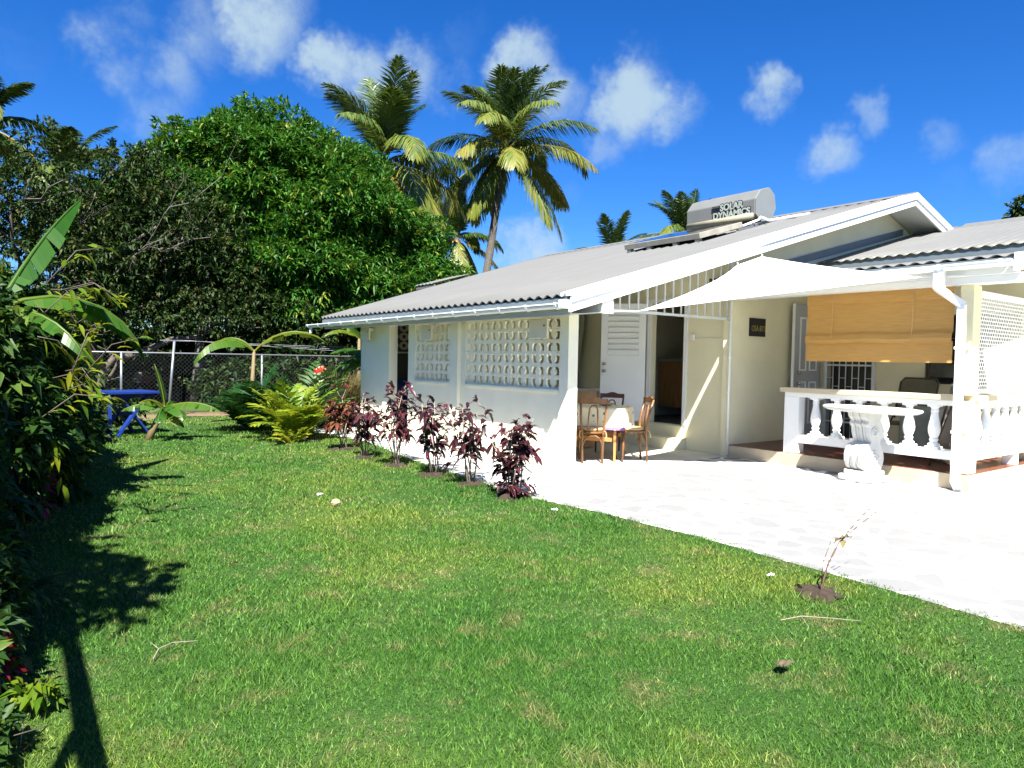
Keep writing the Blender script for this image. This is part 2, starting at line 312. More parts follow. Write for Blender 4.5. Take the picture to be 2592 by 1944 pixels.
# ------------------------------------------------------------------ mesh helpers
class MB:
    def __init__(s): s.v = []; s.f = []
    def add(s, vs, fs):
        o = len(s.v); s.v += [tuple(map(float, p)) for p in vs]; s.f += [tuple(i+o for i in f) for f in fs]; return s
    def box(s, x0, x1, y0, y1, z0, z1):
        vs = [(x, y, z) for z in (z0, z1) for y in (y0, y1) for x in (x0, x1)]
        return s.add(vs, [(0,2,3,1),(4,5,7,6),(0,1,5,4),(2,6,7,3),(0,4,6,2),(1,3,7,5)])
    def obox(s, c, ax, hx, ay, hy, az, hz):
        c = np.array(c, float); ax = np.array(ax, float)*hx; ay = np.array(ay, float)*hy; az = np.array(az, float)*hz
        vs = [c+i*ax+j*ay+k*az for k in (-1,1) for j in (-1,1) for i in (-1,1)]
        return s.add(vs, [(0,2,3,1),(4,5,7,6),(0,1,5,4),(2,6,7,3),(0,4,6,2),(1,3,7,5)])
    def bar(s, p, q, w, h=None, up=(0,0,1)):
        p = np.array(p, float); q = np.array(q, float); d = q-p; L = np.linalg.norm(d); d /= L
        u = np.array(up, float); sd = np.cross(d, u)
        if np.linalg.norm(sd) < 1e-4: sd = np.cross(d, (1,0,0))
        sd /= np.linalg.norm(sd); u = np.cross(sd, d)
        return s.obox((p+q)/2, d, L/2, sd, w/2, u, (h or w)/2)
    def tube(s, pts, rad, n=6, cap=True):
        pts = [np.array(p, float) for p in pts]
        if not hasattr(rad, '__len__'): rad = [rad]*len(pts)
        prev = None; vs = []; fs = []
        for i, p in enumerate(pts):
            d = pts[min(i+1, len(pts)-1)]-pts[max(i-1, 0)]; d /= (np.linalg.norm(d)+1e-9)
            if prev is None:
                a = np.array((0,0,1.)) if abs(d[2]) < .9 else np.array((1.,0,0)); a = a-d*a.dot(d)
            else: a = prev-d*prev.dot(d)
            a /= (np.linalg.norm(a)+1e-9); prev = a; b = np.cross(d, a)
            for k in range(n):
                t = 2*math.pi*k/n; vs.append(p+rad[i]*(math.cos(t)*a+math.sin(t)*b))
        for i in range(len(pts)-1):
            for k in range(n):
                fs.append((i*n+k, i*n+(k+1) % n, (i+1)*n+(k+1) % n, (i+1)*n+k))
        if cap: fs += [tuple(range(n))[::-1], tuple(range((len(pts)-1)*n, len(pts)*n))]
        return s.add(vs, fs)
    def lathe(s, prof, c=(0,0), n=14, sq=None):
        vs = []; fs = []
        for (r, z) in prof:
            for k in range(n):
                t = 2*math.pi*(k+.5)/n; vs.append((c[0]+r*math.cos(t), c[1]+r*math.sin(t), z))
        for i in range(len(prof)-1):
            for k in range(n): fs.append((i*n+k, i*n+(k+1) % n, (i+1)*n+(k+1) % n, (i+1)*n+k))
        fs += [tuple(range(n))[::-1], tuple(range((len(prof)-1)*n, len(prof)*n))]
        return s.add(vs, fs)
    def prism(s, poly, a, b):            # poly: list of 3D points, extruded from +a to +b (vectors)
        a = np.array(a, float); b = np.array(b, float); n = len(poly)
        vs = [np.array(p, float)+a for p in poly]+[np.array(p, float)+b for p in poly]
        fs = [tuple(range(n))[::-1], tuple(range(n, 2*n))]+[(i, (i+1) % n, n+(i+1) % n, n+i) for i in range(n)]
        return s.add(vs, fs)
    def grid(s, P):                      # P[i][j] points
        P = np.array(P, float); a, b = P.shape[:2]
        return s.add(P.reshape(-1, 3), [(i*b+j, i*b+j+1, (i+1)*b+j+1, (i+1)*b+j) for i in range(a-1) for j in range(b-1)])
    def build(s, name, mat, parent=None, smooth=False, bevel=0, off=(0,0,0), solid=0):
        me = bpy.data.meshes.new(name)
        o_ = np.array(off, float)
        if parent is not None and off == (0,0,0): o_ = np.array(parent.get('_base', (0,0,0)), float)
        me.from_pydata([tuple((np.array(p)-o_)*S) for p in s.v], [], s.f)
        me.materials.append(mat); me.validate()
        import bmesh
        bm = bmesh.new(); bm.from_mesh(me); bmesh.ops.recalc_face_normals(bm, faces=bm.faces); bm.to_mesh(me); bm.free()
        if smooth: me.polygons.foreach_set('use_smooth', [True]*len(me.polygons))
        ob = bpy.data.objects.new(name, me); COL.objects.link(ob)
        if parent is not None: ob.parent = parent; ob['_base'] = tuple(o_)
        elif off != (0,0,0): ob.location = tuple(np.array(off)*S)
        if solid:
            md = ob.modifiers.new('solid', 'SOLIDIFY'); md.thickness = solid*S; md.offset = 0
        if bevel:
            md = ob.modifiers.new('bevel', 'BEVEL'); md.width = bevel*S; md.segments = 2; md.limit_method = 'ANGLE'
        return ob

def np_mesh(name, V, Fq, mat, parent=None, rnd=None, smooth=False):
    o_ = np.array(parent.get('_base', (0,0,0)), float) if parent is not None else np.zeros(3)
    V = ((np.asarray(V, float)-o_)*S).astype(np.float32); Fq = np.asarray(Fq, np.int32)
    k = Fq.shape[1]; me = bpy.data.meshes.new(name)
    me.vertices.add(len(V)); me.vertices.foreach_set('co', V.ravel())
    me.loops.add(Fq.size); me.loops.foreach_set('vertex_index', Fq.ravel())
    me.polygons.add(len(Fq)); me.polygons.foreach_set('loop_start', np.arange(0, Fq.size, k, dtype=np.int32))
    if smooth: me.polygons.foreach_set('use_smooth', np.ones(len(Fq), bool))
    if rnd is not None:
        a = me.attributes.new('rnd', 'FLOAT', 'POINT'); a.data.foreach_set('value', np.asarray(rnd, np.float32))
    me.materials.append(mat); me.update(calc_edges=True)
    ob = bpy.data.objects.new(name, me); COL.objects.link(ob)
    if parent is not None: ob.parent = parent; ob['_base'] = tuple(o_)
    return ob

def thing(name, label, cat, loc=(0,0,0), group=None, rotz=0):
    o = bpy.data.objects.new(name, None); COL.objects.link(o); o.empty_display_size = .1
    o.location = tuple(np.array(loc, float)*S); o.rotation_euler = (0,0,rotz)
    o['_base'] = tuple(map(float, loc)) if rotz == 0 else (0.,0.,0.)
    o['label'] = label; o['category'] = cat
    if group: o['group'] = group
    return o
def tag(o, label, cat, group=None):
    o['label'] = label; o['category'] = cat
    if group: o['group'] = group
    return o
def struct(o): o['kind'] = 'structure'; return o
def dup(root, loc, rotz, label, group=None):
    r = root.copy(); COL.objects.link(r); r.location = tuple(np.array(loc, float)*S); r.rotation_euler = (0,0,rotz); r['label'] = label
    if group: r['group'] = group
    for ch in list(root.children):
        c = ch.copy(); COL.objects.link(c); c.parent = r
        for g in ch.children:
            d = g.copy(); COL.objects.link(d); d.parent = c
    return r

def leaves(P, D, L, W, rnd, fold=.25, droop=.15):
    n = len(P); D = D/np.linalg.norm(D, axis=1, keepdims=True)
    U = np.tile(np.array((0,0,1.)), (n,1))+rng.normal(0,.35,(n,3))
    Sd = np.cross(D, U); Sd /= (np.linalg.norm(Sd, axis=1, keepdims=True)+1e-9); Nn = np.cross(Sd, D)
    L = np.broadcast_to(L, (n,))[:,None]; W = np.broadcast_to(W, (n,))[:,None]
    z = np.array((0,0,1.))
    mid = P+D*L*.45; tip = P+D*L-z*droop*L
    lf = mid+Sd*W/2+Nn*W*fold; rt = mid-Sd*W/2+Nn*W*fold
    V = np.stack([P, lf, tip, rt, mid], 1).reshape(-1,3)
    b = np.arange(n)[:,None]*5
    F = np.concatenate([b+np.array([[0,4,2,1]]), b+np.array([[0,3,2,4]])], 0)
    return V, F, np.repeat(rnd, 5)
def broad(P, D, L, W, rnd, fold=.2, droop=.3):
    n = len(P); D = D/np.linalg.norm(D, axis=1, keepdims=True)
    U = np.tile(np.array((0,0,1.)), (n,1))+rng.normal(0,.3,(n,3))
    Sd = np.cross(D, U); Sd /= (np.linalg.norm(Sd, axis=1, keepdims=True)+1e-9); Nn = np.cross(Sd, D)
    L = np.broadcast_to(L, (n,))[:,None]; W = np.broadcast_to(W, (n,))[:,None]; z = np.array((0,0,1.))
    def c(q): return P+D*L*q-z*droop*L*q*q
    def e(q, sg, k): return c(q)+Sd*sg*W/2*k+Nn*W*fold*k
    V = np.stack([c(0), e(.28,1,.85), e(.62,1,.85), c(1), e(.62,-1,.85), e(.28,-1,.85), c(.28), c(.62)], 1).reshape(-1,3)
    b = np.arange(n)[:,None]*8
    F = np.concatenate([b+np.array([[0,6,1,1]])*1, ], 0) if False else np.concatenate([b+np.array([[6,7,2,1]]), b+np.array([[5,4,7,6]])], 0)
    T = np.concatenate([b+np.array([[0,6,1]]), b+np.array([[0,5,6]]), b+np.array([[7,3,2]]), b+np.array([[4,3,7]])], 0)
    T = np.concatenate([F[:,[0,1,2]], F[:,[0,2,3]], T], 0)
    return V, T, np.repeat(rnd, 8)
def merge(parts):
    V = []; F = []; Rr = []; o = 0
    for v, f, r in parts:
        V.append(v); F.append(f+o); Rr.append(r); o += len(v)
    return np.concatenate(V), np.concatenate(F), np.concatenate(Rr)
def unit(v): return v/(np.linalg.norm(v, axis=-1, keepdims=True)+1e-9)
def sphere_dirs(n):
    return unit(rng.normal(0,1,(n,3)))
def blobs(lobes, n, inner=.72, zmin=None):
    """cluster centres on the shells of a union of ellipsoids + outward directions"""
    ws = np.array([(r[0]*r[1]+r[1]*r[2]+r[0]*r[2]) for c, r in lobes]); ws = ws/ws.sum()
    P = []; Dn = []
    for (c, r), wgt in zip(lobes, ws):
        k = int(n*wgt*1.5)+1; d = sphere_dirs(k); c = np.array(c, float); r = np.array(r, float)
        lump = 1+.16*np.sin(d[:,0:1]*7+c[0])*np.sin(d[:,1:2]*6+c[1]*2)+.11*np.sin(d[:,2:3]*9+c[2]*3)
        s = lump*(inner+(1-inner)*rng.random((k,1))**.5)
        p = c+d*r*s; keep = np.ones(k, bool)
        for c2, r2 in lobes:
            c2 = np.array(c2, float)
            if np.allclose(c2, c): continue
            keep &= (((p-c2)/(np.array(r2)*.72))**2).sum(1) > 1
        P.append(p[keep]); Dn.append(unit(d/np.array(r))[keep])
    P = np.concatenate(P); Dn = np.concatenate(Dn)
    if zmin is not None:
        k = P[:,2] > zmin; P = P[k]; Dn = Dn[k]
    if len(P) > n:
        k = rng.permutation(len(P))[:n]; P = P[k]; Dn = Dn[k]
    return P, Dn
def rosettes(P, Dn, per, L, W, spread=.9, droop=.3, up=.25, rvar=.25, fold=.25):
    n = len(P); Pc = np.repeat(P, per, 0); Dc = np.repeat(Dn, per, 0)
    D = unit(Dc*.7+rng.normal(0,spread,(n*per,3))+np.array((0,0,up)))
    base = np.repeat(np.clip(rng.beta(2,2.6,n),0,1), per)
    rnd = np.clip(base+rng.normal(0,rvar*.5,n*per), 0, 1)
    Ls = L*rng.uniform(.65,1.2,n*per); Ws = W*rng.uniform(.75,1.2,n*per)
    return leaves(Pc+rng.normal(0,L*.12,Pc.shape), D, Ls, Ws, rnd, fold, droop)
def shrub(name, label, cat, base, lobes, n, per, L, W, mat, group=None, stems=5, stem_mat=None, **kw):
    t = thing(name, label, cat, base, group)
    P, Dn = blobs(lobes, n, zmin=base[2]+.03, inner=kw.pop('inner', .45))
    V, F, rr = rosettes(P, Dn, per, L, W, **kw)
    np_mesh('foliage', V, F, mat, t, rr)
    if stems:
        mb = MB()
        for i in range(stems):
            q = P[rng.integers(len(P))]; b = np.array(base)+np.array((rng.normal(0,.06),rng.normal(0,.06),-.02))
            m = (b+q)/2+np.array((rng.normal(0,.08),rng.normal(0,.08),.1))
            kf_ = min(1.0, (L/.2)**2); mb.tube([b, m, q], [.022*kf_,.016*kf_,.006*kf_], 5)
        mb.build('stem', stem_mat or m_bark, t, True)
    return t

# ------------------------------------------------------------------ ground
g = MB(); g.add([(-400,-400,-.012),(400,-400,-.012),(400,500,-.012),(-400,500,-.012)], [(0,1,2,3)])
struct(g.build('ground', m_field))
EDGE = [(5.15,-6),(5.16,1.5),(5.24,2.6),(5.30,4.0),(5.26,5.4),(5.12,6.4),(5.20,7.5),(5.30,8.6),(5.42,9.8),(5.62,11.0),(5.85,12.4),(5.75,13.4),(5.55,14.2),(5.9,15.3),(6.6,15.6)]
def edge_x(y):
    ys = [p[1] for p in EDGE]; xs = [p[0] for p in EDGE]; return np.interp(y, ys, xs)
lw = MB(); pts = [(-6,-6,-.004)]+[(x,y,-.004) for x,y in EDGE]+[(6.6,19.2,-.004),(-6,19.2,-.004)]
lw.add(pts, [tuple(range(len(pts)))]); struct(lw.build('lawn', m_lawn))
pt = MB(); pts = [(x-.02,y,.0) for x,y in EDGE]+[(14.0,15.6,.0),(14.0,-6,.0)]
pt.add(pts, [tuple(range(len(pts)))]); struct(pt.build('patio', m_patio))
ds = MB(); P = []
for i in range(24):
    x = -3+i*.6
    P.append([(x,18.9+.35*math.sin(i*1.7)+.2*math.sin(i*.6),.0),(x,20.4+.3*math.sin(i*1.1),.002)])
ds.grid(P); struct(ds.build('dirt_strip', m_dirt))
def soil(x, y, r, seed):
    rr = np.random.default_rng(seed); mb = MB(); n = 22; vs = [(x,y,.035)]
    for k in range(n):
        t = 2*math.pi*k/n; q = r*(.45+.35*rr.random()); vs.append((x+q*math.cos(t),y+q*math.sin(t),.008+.03*rr.random()))
    for k in range(n):
        t = 2*math.pi*k/n; q = r*(.7+.7*rr.random()); vs.append((x+q*math.cos(t),y+q*math.sin(t),-.003))
    f = [(0,1+k,1+(k+1)%n) for k in range(n)]+[(1+k,1+n+k,1+n+(k+1)%n,1+(k+1)%n) for k in range(n)]
    mb.add(vs, f); struct(mb.build('soil', m_soil))

# ------------------------------------------------------------------ house
HB = (6.6,7.5,0)
house = thing('house', 'long white bungalow with pale corrugated gable roof, breeze block veranda and porch', 'house', HB)
def part(mb, name, mat, **k): return mb.build(name, mat, k.pop('parent', house), **k)
mR = .2895; X0, Z0 = 6.03, 2.43
def rz(x): return Z0+mR*(x-X0)
XW = 6.605
# long front wall (low wall, pilaster, posts)
w_ = MB()
w_.box(XW,XW+.18,7.5,7.69,0,2.26)                       # corner post
w_.box(XW+.02,XW+.16,7.69,10.32,0,1.18)
w_.box(XW+.02,XW+.16,7.69,10.32,2.235,2.42)
w_.box(XW+.02,XW+.16,10.18,10.325,1.18,2.235)
w_.box(XW-.05,XW+.18,10.325,10.571,0,2.30)              # pilaster
w_.box(XW+.02,XW+.16,10.571,12.215,0,1.18)
w_.box(XW+.02,XW+.16,10.571,12.215,2.235,2.42)
w_.box(XW+.02,XW+.16,11.95,12.215,1.18,2.235)
w_.box(XW+.02,XW+.16,12.215,12.93,2.25,2.42)
w_.box(XW-.03,XW+.16,12.93,13.21,0,2.40)
w_.box(XW+.01,XW+.16,13.21,14.33,0,2.40)
part(w_, 'front_wall', m_front)
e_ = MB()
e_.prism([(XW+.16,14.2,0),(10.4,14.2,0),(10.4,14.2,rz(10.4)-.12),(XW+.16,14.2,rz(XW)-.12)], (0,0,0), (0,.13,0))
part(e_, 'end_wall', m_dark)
pw_ = MB(); pw_.box(XW+.165,10.395,12.06,12.16,.006,2.62); part(pw_, 'partition_wall', m_cream)
# breeze block panels (curve with holes)
HOLE = [(.085,.54),(.165,.54),(.185,.60),(.265,.60),(.285,.54),(.375,.54),(.40,.59),(.36,.65),(.335,.715),(.36,.79),(.42,.84),(.46,.925),(.19,.93),(.11,.84),(.085,.70)]
def breeze(name, y0, y1, cols, rows, z0, z1, xf):
    cu = bpy.data.curves.new(name, 'CURVE'); cu.dimensions = '2D'; cu.fill_mode = 'BOTH'; cu.extrude = .016*S
    def spl(pp):
        s = cu.splines.new('POLY'); s.points.add(len(pp)-1); s.use_cyclic_u = True
        for i, (a, b) in enumerate(pp): s.points[i].co = (a*S, b*S, 0, 1)
    Wd, Hd = y1-y0, z1-z0; cw, ch = Wd/cols, Hd/rows
    spl([(0,0),(Wd,0),(Wd,Hd),(0,Hd)])
    for i in range(cols):
        for j in range(rows):
            for fx in (0,1):
                for fy in (0,1):
                    spl([((i+(1-a if fx else a))*cw, (j+(1-b if fy else b))*ch) for a, b in HOLE])
    tmp = bpy.data.objects.new('tmp', cu); COL.objects.link(tmp)
    dg = bpy.context.evaluated_depsgraph_get(); me = bpy.data.meshes.new_from_object(tmp.evaluated_get(dg))
    bpy.data.objects.remove(tmp)
    me.materials.clear(); me.materials.append(m_front)
    ob = bpy.data.objects.new(name, me); COL.objects.link(ob); ob.parent = house
    # local x -> -y (left to right as seen from the lawn), local y -> z
    mt = Matrix(((0,0,1,0),(-1,0,0,0),(0,1,0,0),(0,0,0,1)))
    mt.translation = Vector(((xf-HB[0])*S, (y1-HB[1])*S, z0*S)); ob.matrix_local = mt
    return ob
breeze('breeze_block_panel', 7.695, 10.18, 7, 3, 1.18, 2.235, XW+.05)
breeze('breeze_block_panel', 10.573, 11.95, 4, 3, 1.18, 2.235, XW+.05)
sl_ = MB(); sl_.box(XW-.005,XW+.02,7.70,10.19,1.135,1.178).box(XW-.005,XW+.02,10.58,11.95,1.135,1.178)
part(sl_, 'window_sill', m_front)
# inner (door) wall x=10.4
XI = 10.4
iw = MB()
iw.box(XI,XI+.14,7.52,8.575,0,3.55)
iw.box(XI,XI+.14,9.39,14.2,0,3.55)
iw.box(XI,XI+.14,8.575,9.39,2.75,3.55)
iw.box(XI,XI+.14,8.575,9.39,0,.44)
part(iw, 'veranda_wall', m_cream)
vf = MB(); vf.box(XW+.18,XI,7.5,14.2,-.05,.006); part(vf, 'veranda_floor', m_conc)
stp = MB(); stp.box(XI-.32,XI,8.48,9.75,.006,.216).box(XI-.05,XI,8.55,9.42,.216,.43); part(stp, 'doorstep', m_cream)
# gable wall y=7.5, x>10.4
gw = MB()
gw.prism([(XI-.11,7.5,0),(20.4,7.5,0),(20.4,7.5,rz(15.4)-mR*5-.14),(15.4,7.5,rz(15.4)-.14),(XI-.11,7.5,rz(XI-.11)-.14)], (0,0,0), (0,.14,0))
part(gw, 'gable_wall', m_cream)
# kitchen behind the door
kt = MB(); kt.box(XI+.14,13.2,8.1,8.2,.4,3.0).box(XI+.14,13.2,10.6,10.7,.4,3.0).box(13.2,13.3,8.1,10.7,.4,3.0).box(XI+.14,13.3,8.1,10.7,2.95,3.05)
part(kt, 'kitchen_wall', m_room)
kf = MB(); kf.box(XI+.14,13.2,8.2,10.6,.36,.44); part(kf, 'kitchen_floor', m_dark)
# rear shell of the house
rs = MB(); rs.box(XI+.14,20.4,18.2,18.35,0,3.4).box(20.26,20.4,7.64,18.2,0,3.6).box(XI,XI+.14,14.2,18.2,0,3.5); part(rs, 'rear_wall', m_cream)
# roof
def corrugated(p00, p10, p01, p11, pitch, amp, steps=6, rows=6):
    """p00->p01 runs across the corrugations, p00->p10 up the slope"""
    p00, p10, p01, p11 = [np.array(p, float) for p in (p00, p10, p01, p11)]
    n = int(np.linalg.norm(p01-p00)/pitch)*steps; up = np.cross(p10-p00, p01-p00); up /= np.linalg.norm(up)
    if up[2] < 0: up = -up
    t = np.linspace(0,1,n+1); prof = amp*(np.abs(np.cos(np.pi*np.arange(n+1)/steps))**1.6)
    G = []
    for r in range(rows+1):
        q = r/rows
        row = (1-q)*((1-t)[:,None]*p00+t[:,None]*p01)+q*((1-t)[:,None]*p10+t[:,None]*p11)
        G.append(row+prof[:,None]*up)
    return np.array(G)
YR = 6.82; YF0, YF1 = 15.06, 18.5
XR = 15.4
rf = MB(); rf.grid(corrugated((X0-.03,YR+.05,rz(X0-.03)),(XR,YR+.05,rz(XR)),(X0-.03,YF0,rz(X0-.03)),(XR,YF1,rz(XR)), .19,.046))
rf.grid(corrugated((XR,YR+.05,rz(XR)),(20.6,YR+.05,rz(XR)-mR*5.2),(XR,YF1,rz(XR)),(20.6,YF1,rz(XR)-mR*5.2), .19,.036,4,2))
part(rf, 'roof', m_roof, smooth=True, solid=.006)
sf = MB()   # ceiling boards under the sheets
sf.add([(X0+.08,YR+.06,rz(X0+.08)-.10),(XR,YR+.06,rz(XR)-.10),(XR,YF1-.1,rz(XR)-.10),(X0+.08,YF0-.05,rz(X0+.08)-.10)], [(0,1,2,3)])
sf.add([(20.5,YR+.06,rz(XR)-mR*5.1-.10),(XR+.002,YR+.06,rz(XR)-.10),(XR+.002,YF1-.1,rz(XR)-.10),(20.5,YF1-.1,rz(XR)-mR*5.1-.10)], [(0,1,2,3)])
part(sf, 'soffit', m_white, solid=.012)
# closure flashing under the sheets along the eave, fascia
ef = MB(); ef.box(X0-.02,X0+.03,YR+.06,YF0-.02,Z0-.105,Z0-.012); part(ef, 'eave_flashing', m_flash)
fa = MB(); fa.box(X0+.02,X0+.05,YR+.03,YF0-.05,2.195,Z0-.03); part(fa, 'fascia_board', m_facia)
fr = MB(); fr.add([(X0+.04,YR+.1,2.21),(XW+.02,YR+.1,2.25),(XW+.02,14.3,2.25),(X0+.04,YF0-.06,2.21)], [(0,1,2,3)]); part(fr, 'eave_soffit', m_facia, solid=.01)
# gutter
def gutter(y0, y1, x, z0, z1, name='gutter', bracket_step=.62, r=.062):
    prof = [(-r*math.cos(t), -r*math.sin(t)) for t in np.linspace(0, math.pi, 9)]
    mb = MB(); mb.grid([[(x+a, y0, z0+b) for a, b in prof], [(x+a, y1, z1+b) for a, b in prof]])
    mb.bar((x-r, y0, z0), (x-r, y1, z1), .014, .014)
    mb.add([(x+a, y0, z0+b) for a, b in prof], [tuple(range(9))]); mb.add([(x+a, y1, z1+b) for a, b in prof], [tuple(range(9))])
    g_ = mb.build(name, m_pvc, house, smooth=False, solid=.004)
    y = y0+.12
    while y < y1:
        q = (y-y0)/(y1-y0); zz = z0+(z1-z0)*q
        b = MB(); rr = r+.007
        pr = [(-rr*math.cos(t), -rr*math.sin(t)) for t in np.linspace(-.25, math.pi+.1, 10)]
        b.grid([[(x+a, y-.02, zz+c) for a, c in pr], [(x+a, y+.02, zz+c) for a, c in pr]])
        b.build('gutter_bracket', m_white, g_, solid=.008); y += bracket_step
    return g_
gt = gutter(YR+.06, 15.75, X0-.055, 2.335, 2.30)
ou = MB(); ou.tube([(X0-.055,15.62,2.25),(X0-.055,15.62,2.12)], .03, 8); part(ou, 'gutter_outlet', m_pvc, parent=gt)
gu = MB(); gu.box(X0-.13,X0+.02,YR+.01,YR+.10,2.27,2.38); part(gu, 'gutter_end', m_white, parent=gt, bevel=.01)
# barge boards, two steps + capping
bb = MB()
for (dz0, dz1, dy) in ((-.205,-.06,0.0), (-.075,.005,-.028)):
    bb.prism([(X0-.02,YR,rz(X0)+dz0),(XR,YR,rz(XR)+dz0),(XR,YR,rz(XR)+dz1),(X0-.02,YR,rz(X0)+dz1)], (0,dy-.02,0), (0,dy+.02,0))
    bb.prism([(XR+.001,YR,rz(XR)+dz0),(20.6,YR,rz(XR)-mR*5.2+dz0),(20.6,YR,rz(XR)-mR*5.2+dz1),(XR+.001,YR,rz(XR)+dz1)], (0,dy-.02,0), (0,dy+.02,0))
part(bb, 'barge_board', m_white)
bc = MB()
bc.prism([(X0-.03,YR,rz(X0)+.002),(XR,YR,rz(XR)+.002),(XR,YR,rz(XR)+.05),(X0-.03,YR,rz(X0)+.05)], (0,-.055,0), (0,.17,0))
bc.prism([(XR+.001,YR,rz(XR)+.002),(20.6,YR,rz(XR)-mR*5.2+.002),(20.6,YR,rz(XR)-mR*5.2+.05),(XR+.001,YR,rz(XR)+.05)], (0,-.055,0), (0,.17,0))
part(bc, 'verge_capping', m_white)
rc = MB(); rc.prism([(XR-.26,0,rz(XR)-mR*.26+.045),(XR,0,rz(XR)+.06),(XR+.26,0,rz(XR)-mR*.26+.045),(XR+.26,0,rz(XR)-mR*.26+.052),(XR,0,rz(XR)+.07),(XR-.26,0,rz(XR)-mR*.26+.052)], (0,YR-.04,0), (0,YF1,0))
part(rc, 'ridge_cap', m_roof)
rr_ = MB(); rr_.grid(corrugated((10.3,17.55,3.72),(11.6,17.55,4.10),(10.3,18.6,3.72),(11.6,18.6,4.10),.19,.03,6,1)); rr_.box(10.32,10.36,17.56,18.6,3.62,3.71)
part(rr_, 'rear_roof', m_roof, solid=.006)
# beam over the corner post
bm_ = MB(); bm_.box(XW+.003,XW+.178,YR+.02,7.498,2.262,2.43).box(XW-.012,XW+.19,YR+.005,YR+.02,2.245,2.45); part(bm_, 'eave_beam', m_white)
# grille in the gable opening
gr = MB(); gr.bar((XW+.18,7.56,2.372),(XI-.11,7.56,2.372),.03,.04)
gb = [gr]
for i in range(18):
    x = 6.86+i*.2; gr.bar((x,7.56,2.385),(x,7.56,rz(x)-.10),.02,.02, up=(1,0,0))
part(gr, 'gable_grille', m_bar)
pp = MB(); pp.tube([(XI-.14,7.475,.04),(XI-.14,7.475,3.4)], .022, 8)
for z in (.5,1.1,1.7,2.3): pp.box(XI-.175,XI-.105,7.47,7.5,z,z+.03)
part(pp, 'wall_pipe', m_pvc, smooth=True)
# louvred door, hinged at the opening
dh = np.array((10.33,9.47)); dfree = np.array((9.74,10.08)); dv = (dfree-dh)/np.linalg.norm(dfree-dh); dn = np.array((-dv[1],dv[0])) ; DW = .86
if dn[0] > 0: dn = -dn
def dbox(mb, a0, a1, b0, b1, z0, z1):
    c = dh+dv*(a0+a1)/2+dn*(b0+b1)/2
    mb.obox((c[0],c[1],(z0+z1)/2), (dv[0],dv[1],0), (a1-a0)/2, (dn[0],dn[1],0), (b1-b0)/2, (0,0,1), (z1-z0)/2)
d_ = MB(); dbox(d_,0,DW,-.02,.02,.45,1.72); dbox(d_,0,.13,-.02,.02,1.72,2.74); dbox(d_,DW-.13,DW,-.02,.02,1.72,2.74); dbox(d_,.13,DW-.13,-.02,.02,2.62,2.74); dbox(d_,.13,DW-.13,-.018,-.008,1.72,2.62)
dr = part(d_, 'louvred_door', m_white)
lv = MB()
for i in range(8):
    z = 1.735+i*.11; c = dh+dv*(DW/2)+dn*.012
    a = R(28); lv.obox((c[0],c[1],z+.05), (dv[0],dv[1],0), DW/2-.132, (dn[0]*math.cos(a),dn[1]*math.cos(a),-math.sin(a)), .008, (dn[0]*math.sin(a),dn[1]*math.sin(a),math.cos(a)), .056)
part(lv, 'louvre_slats', m_white, parent=dr)
for z in (1.42,1.56):
    c = dh+dv*(DW-.07)+dn*.05; k = MB(); k.lathe([(.012,z-.03),(.035,z-.02),(.035,z+.02),(.012,z+.03)], (c[0],c[1]), 10); part(k, 'knob', m_knob, parent=dr, smooth=True)
cs = MB(); cs.box(XI-.03,XI-.001,9.39,9.47,.44,2.82).box(XI-.03,XI-.001,8.50,8.575,.44,2.82).box(XI-.03,XI-.001,8.575,9.39,2.75,2.82); part(cs, 'door_frame', m_white)
sk = MB(); sk.box(XI-.05,XI-.001,8.33,8.41,2.03,2.13); so_ = part(sk, 'wall_socket', m_white, bevel=.008)
sk = MB(); sk.tube([(XI-.008,8.33,2.06),(XI-.008,7.9,2.05),(XI-.008,7.6,2.05)], .006, 4); part(sk, 'cable', m_bar, parent=so_)
mt_ = MB(); mt_.box(XI-.1,XI-.001,7.62,7.98,2.95,3.1); part(mt_, 'meter_box', m_black)
# ---- porch
XP = 10.3
pf = MB(); pf.box(XP+.02,13.0,3.78,7.498,-.02,.205); part(pf, 'porch_floor', m_tile)
pl = MB(); pl.box(XP-.02,XP+.02,3.74,7.498,-.02,.198).box(XP+.02,13.0,3.74,3.78,-.02,.198); part(pl, 'porch_plinth', m_plinth)
bw = MB()     # porch back wall with a door opening and a window opening
bw.box(13.0,13.14,7.25,7.498,.2,3.6).box(13.0,13.14,5.5,6.36,.2,3.6).box(13.0,13.14,6.36,7.25,2.6,3.6)
bw.box(13.0,13.14,4.1,5.5,.2,1.33).box(13.0,13.14,4.1,5.5,2.5,3.6).box(13.0,13.14,2.3,4.1,.2,3.6).box(13.0,13.14,-3,2.3,-.02,3.6)
part(bw, 'porch_back_wall', m_cream)
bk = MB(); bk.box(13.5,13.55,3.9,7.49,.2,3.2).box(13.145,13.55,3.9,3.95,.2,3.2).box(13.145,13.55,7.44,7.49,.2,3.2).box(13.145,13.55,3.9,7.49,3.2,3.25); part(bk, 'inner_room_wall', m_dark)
wn = MB(); wn.box(13.05,13.06,4.12,5.48,1.35,2.48); wno = part(wn, 'porch_window', m_glass)
wf = MB()
for y in (4.12,4.57,5.03,5.46): wf.box(13.03,13.05,y-.012,y+.012,1.33,2.5)
for z in (1.36,1.72,2.1,2.47): wf.box(13.028,13.048,4.12,5.48,z-.008,z+.008)
part(wf, 'window_bars', m_frame, parent=wno)
sg = MB()
for i in range(8):
    y = 6.38+i*.123; sg.box(12.97,12.985,y-.007,y+.007,.24,2.55)
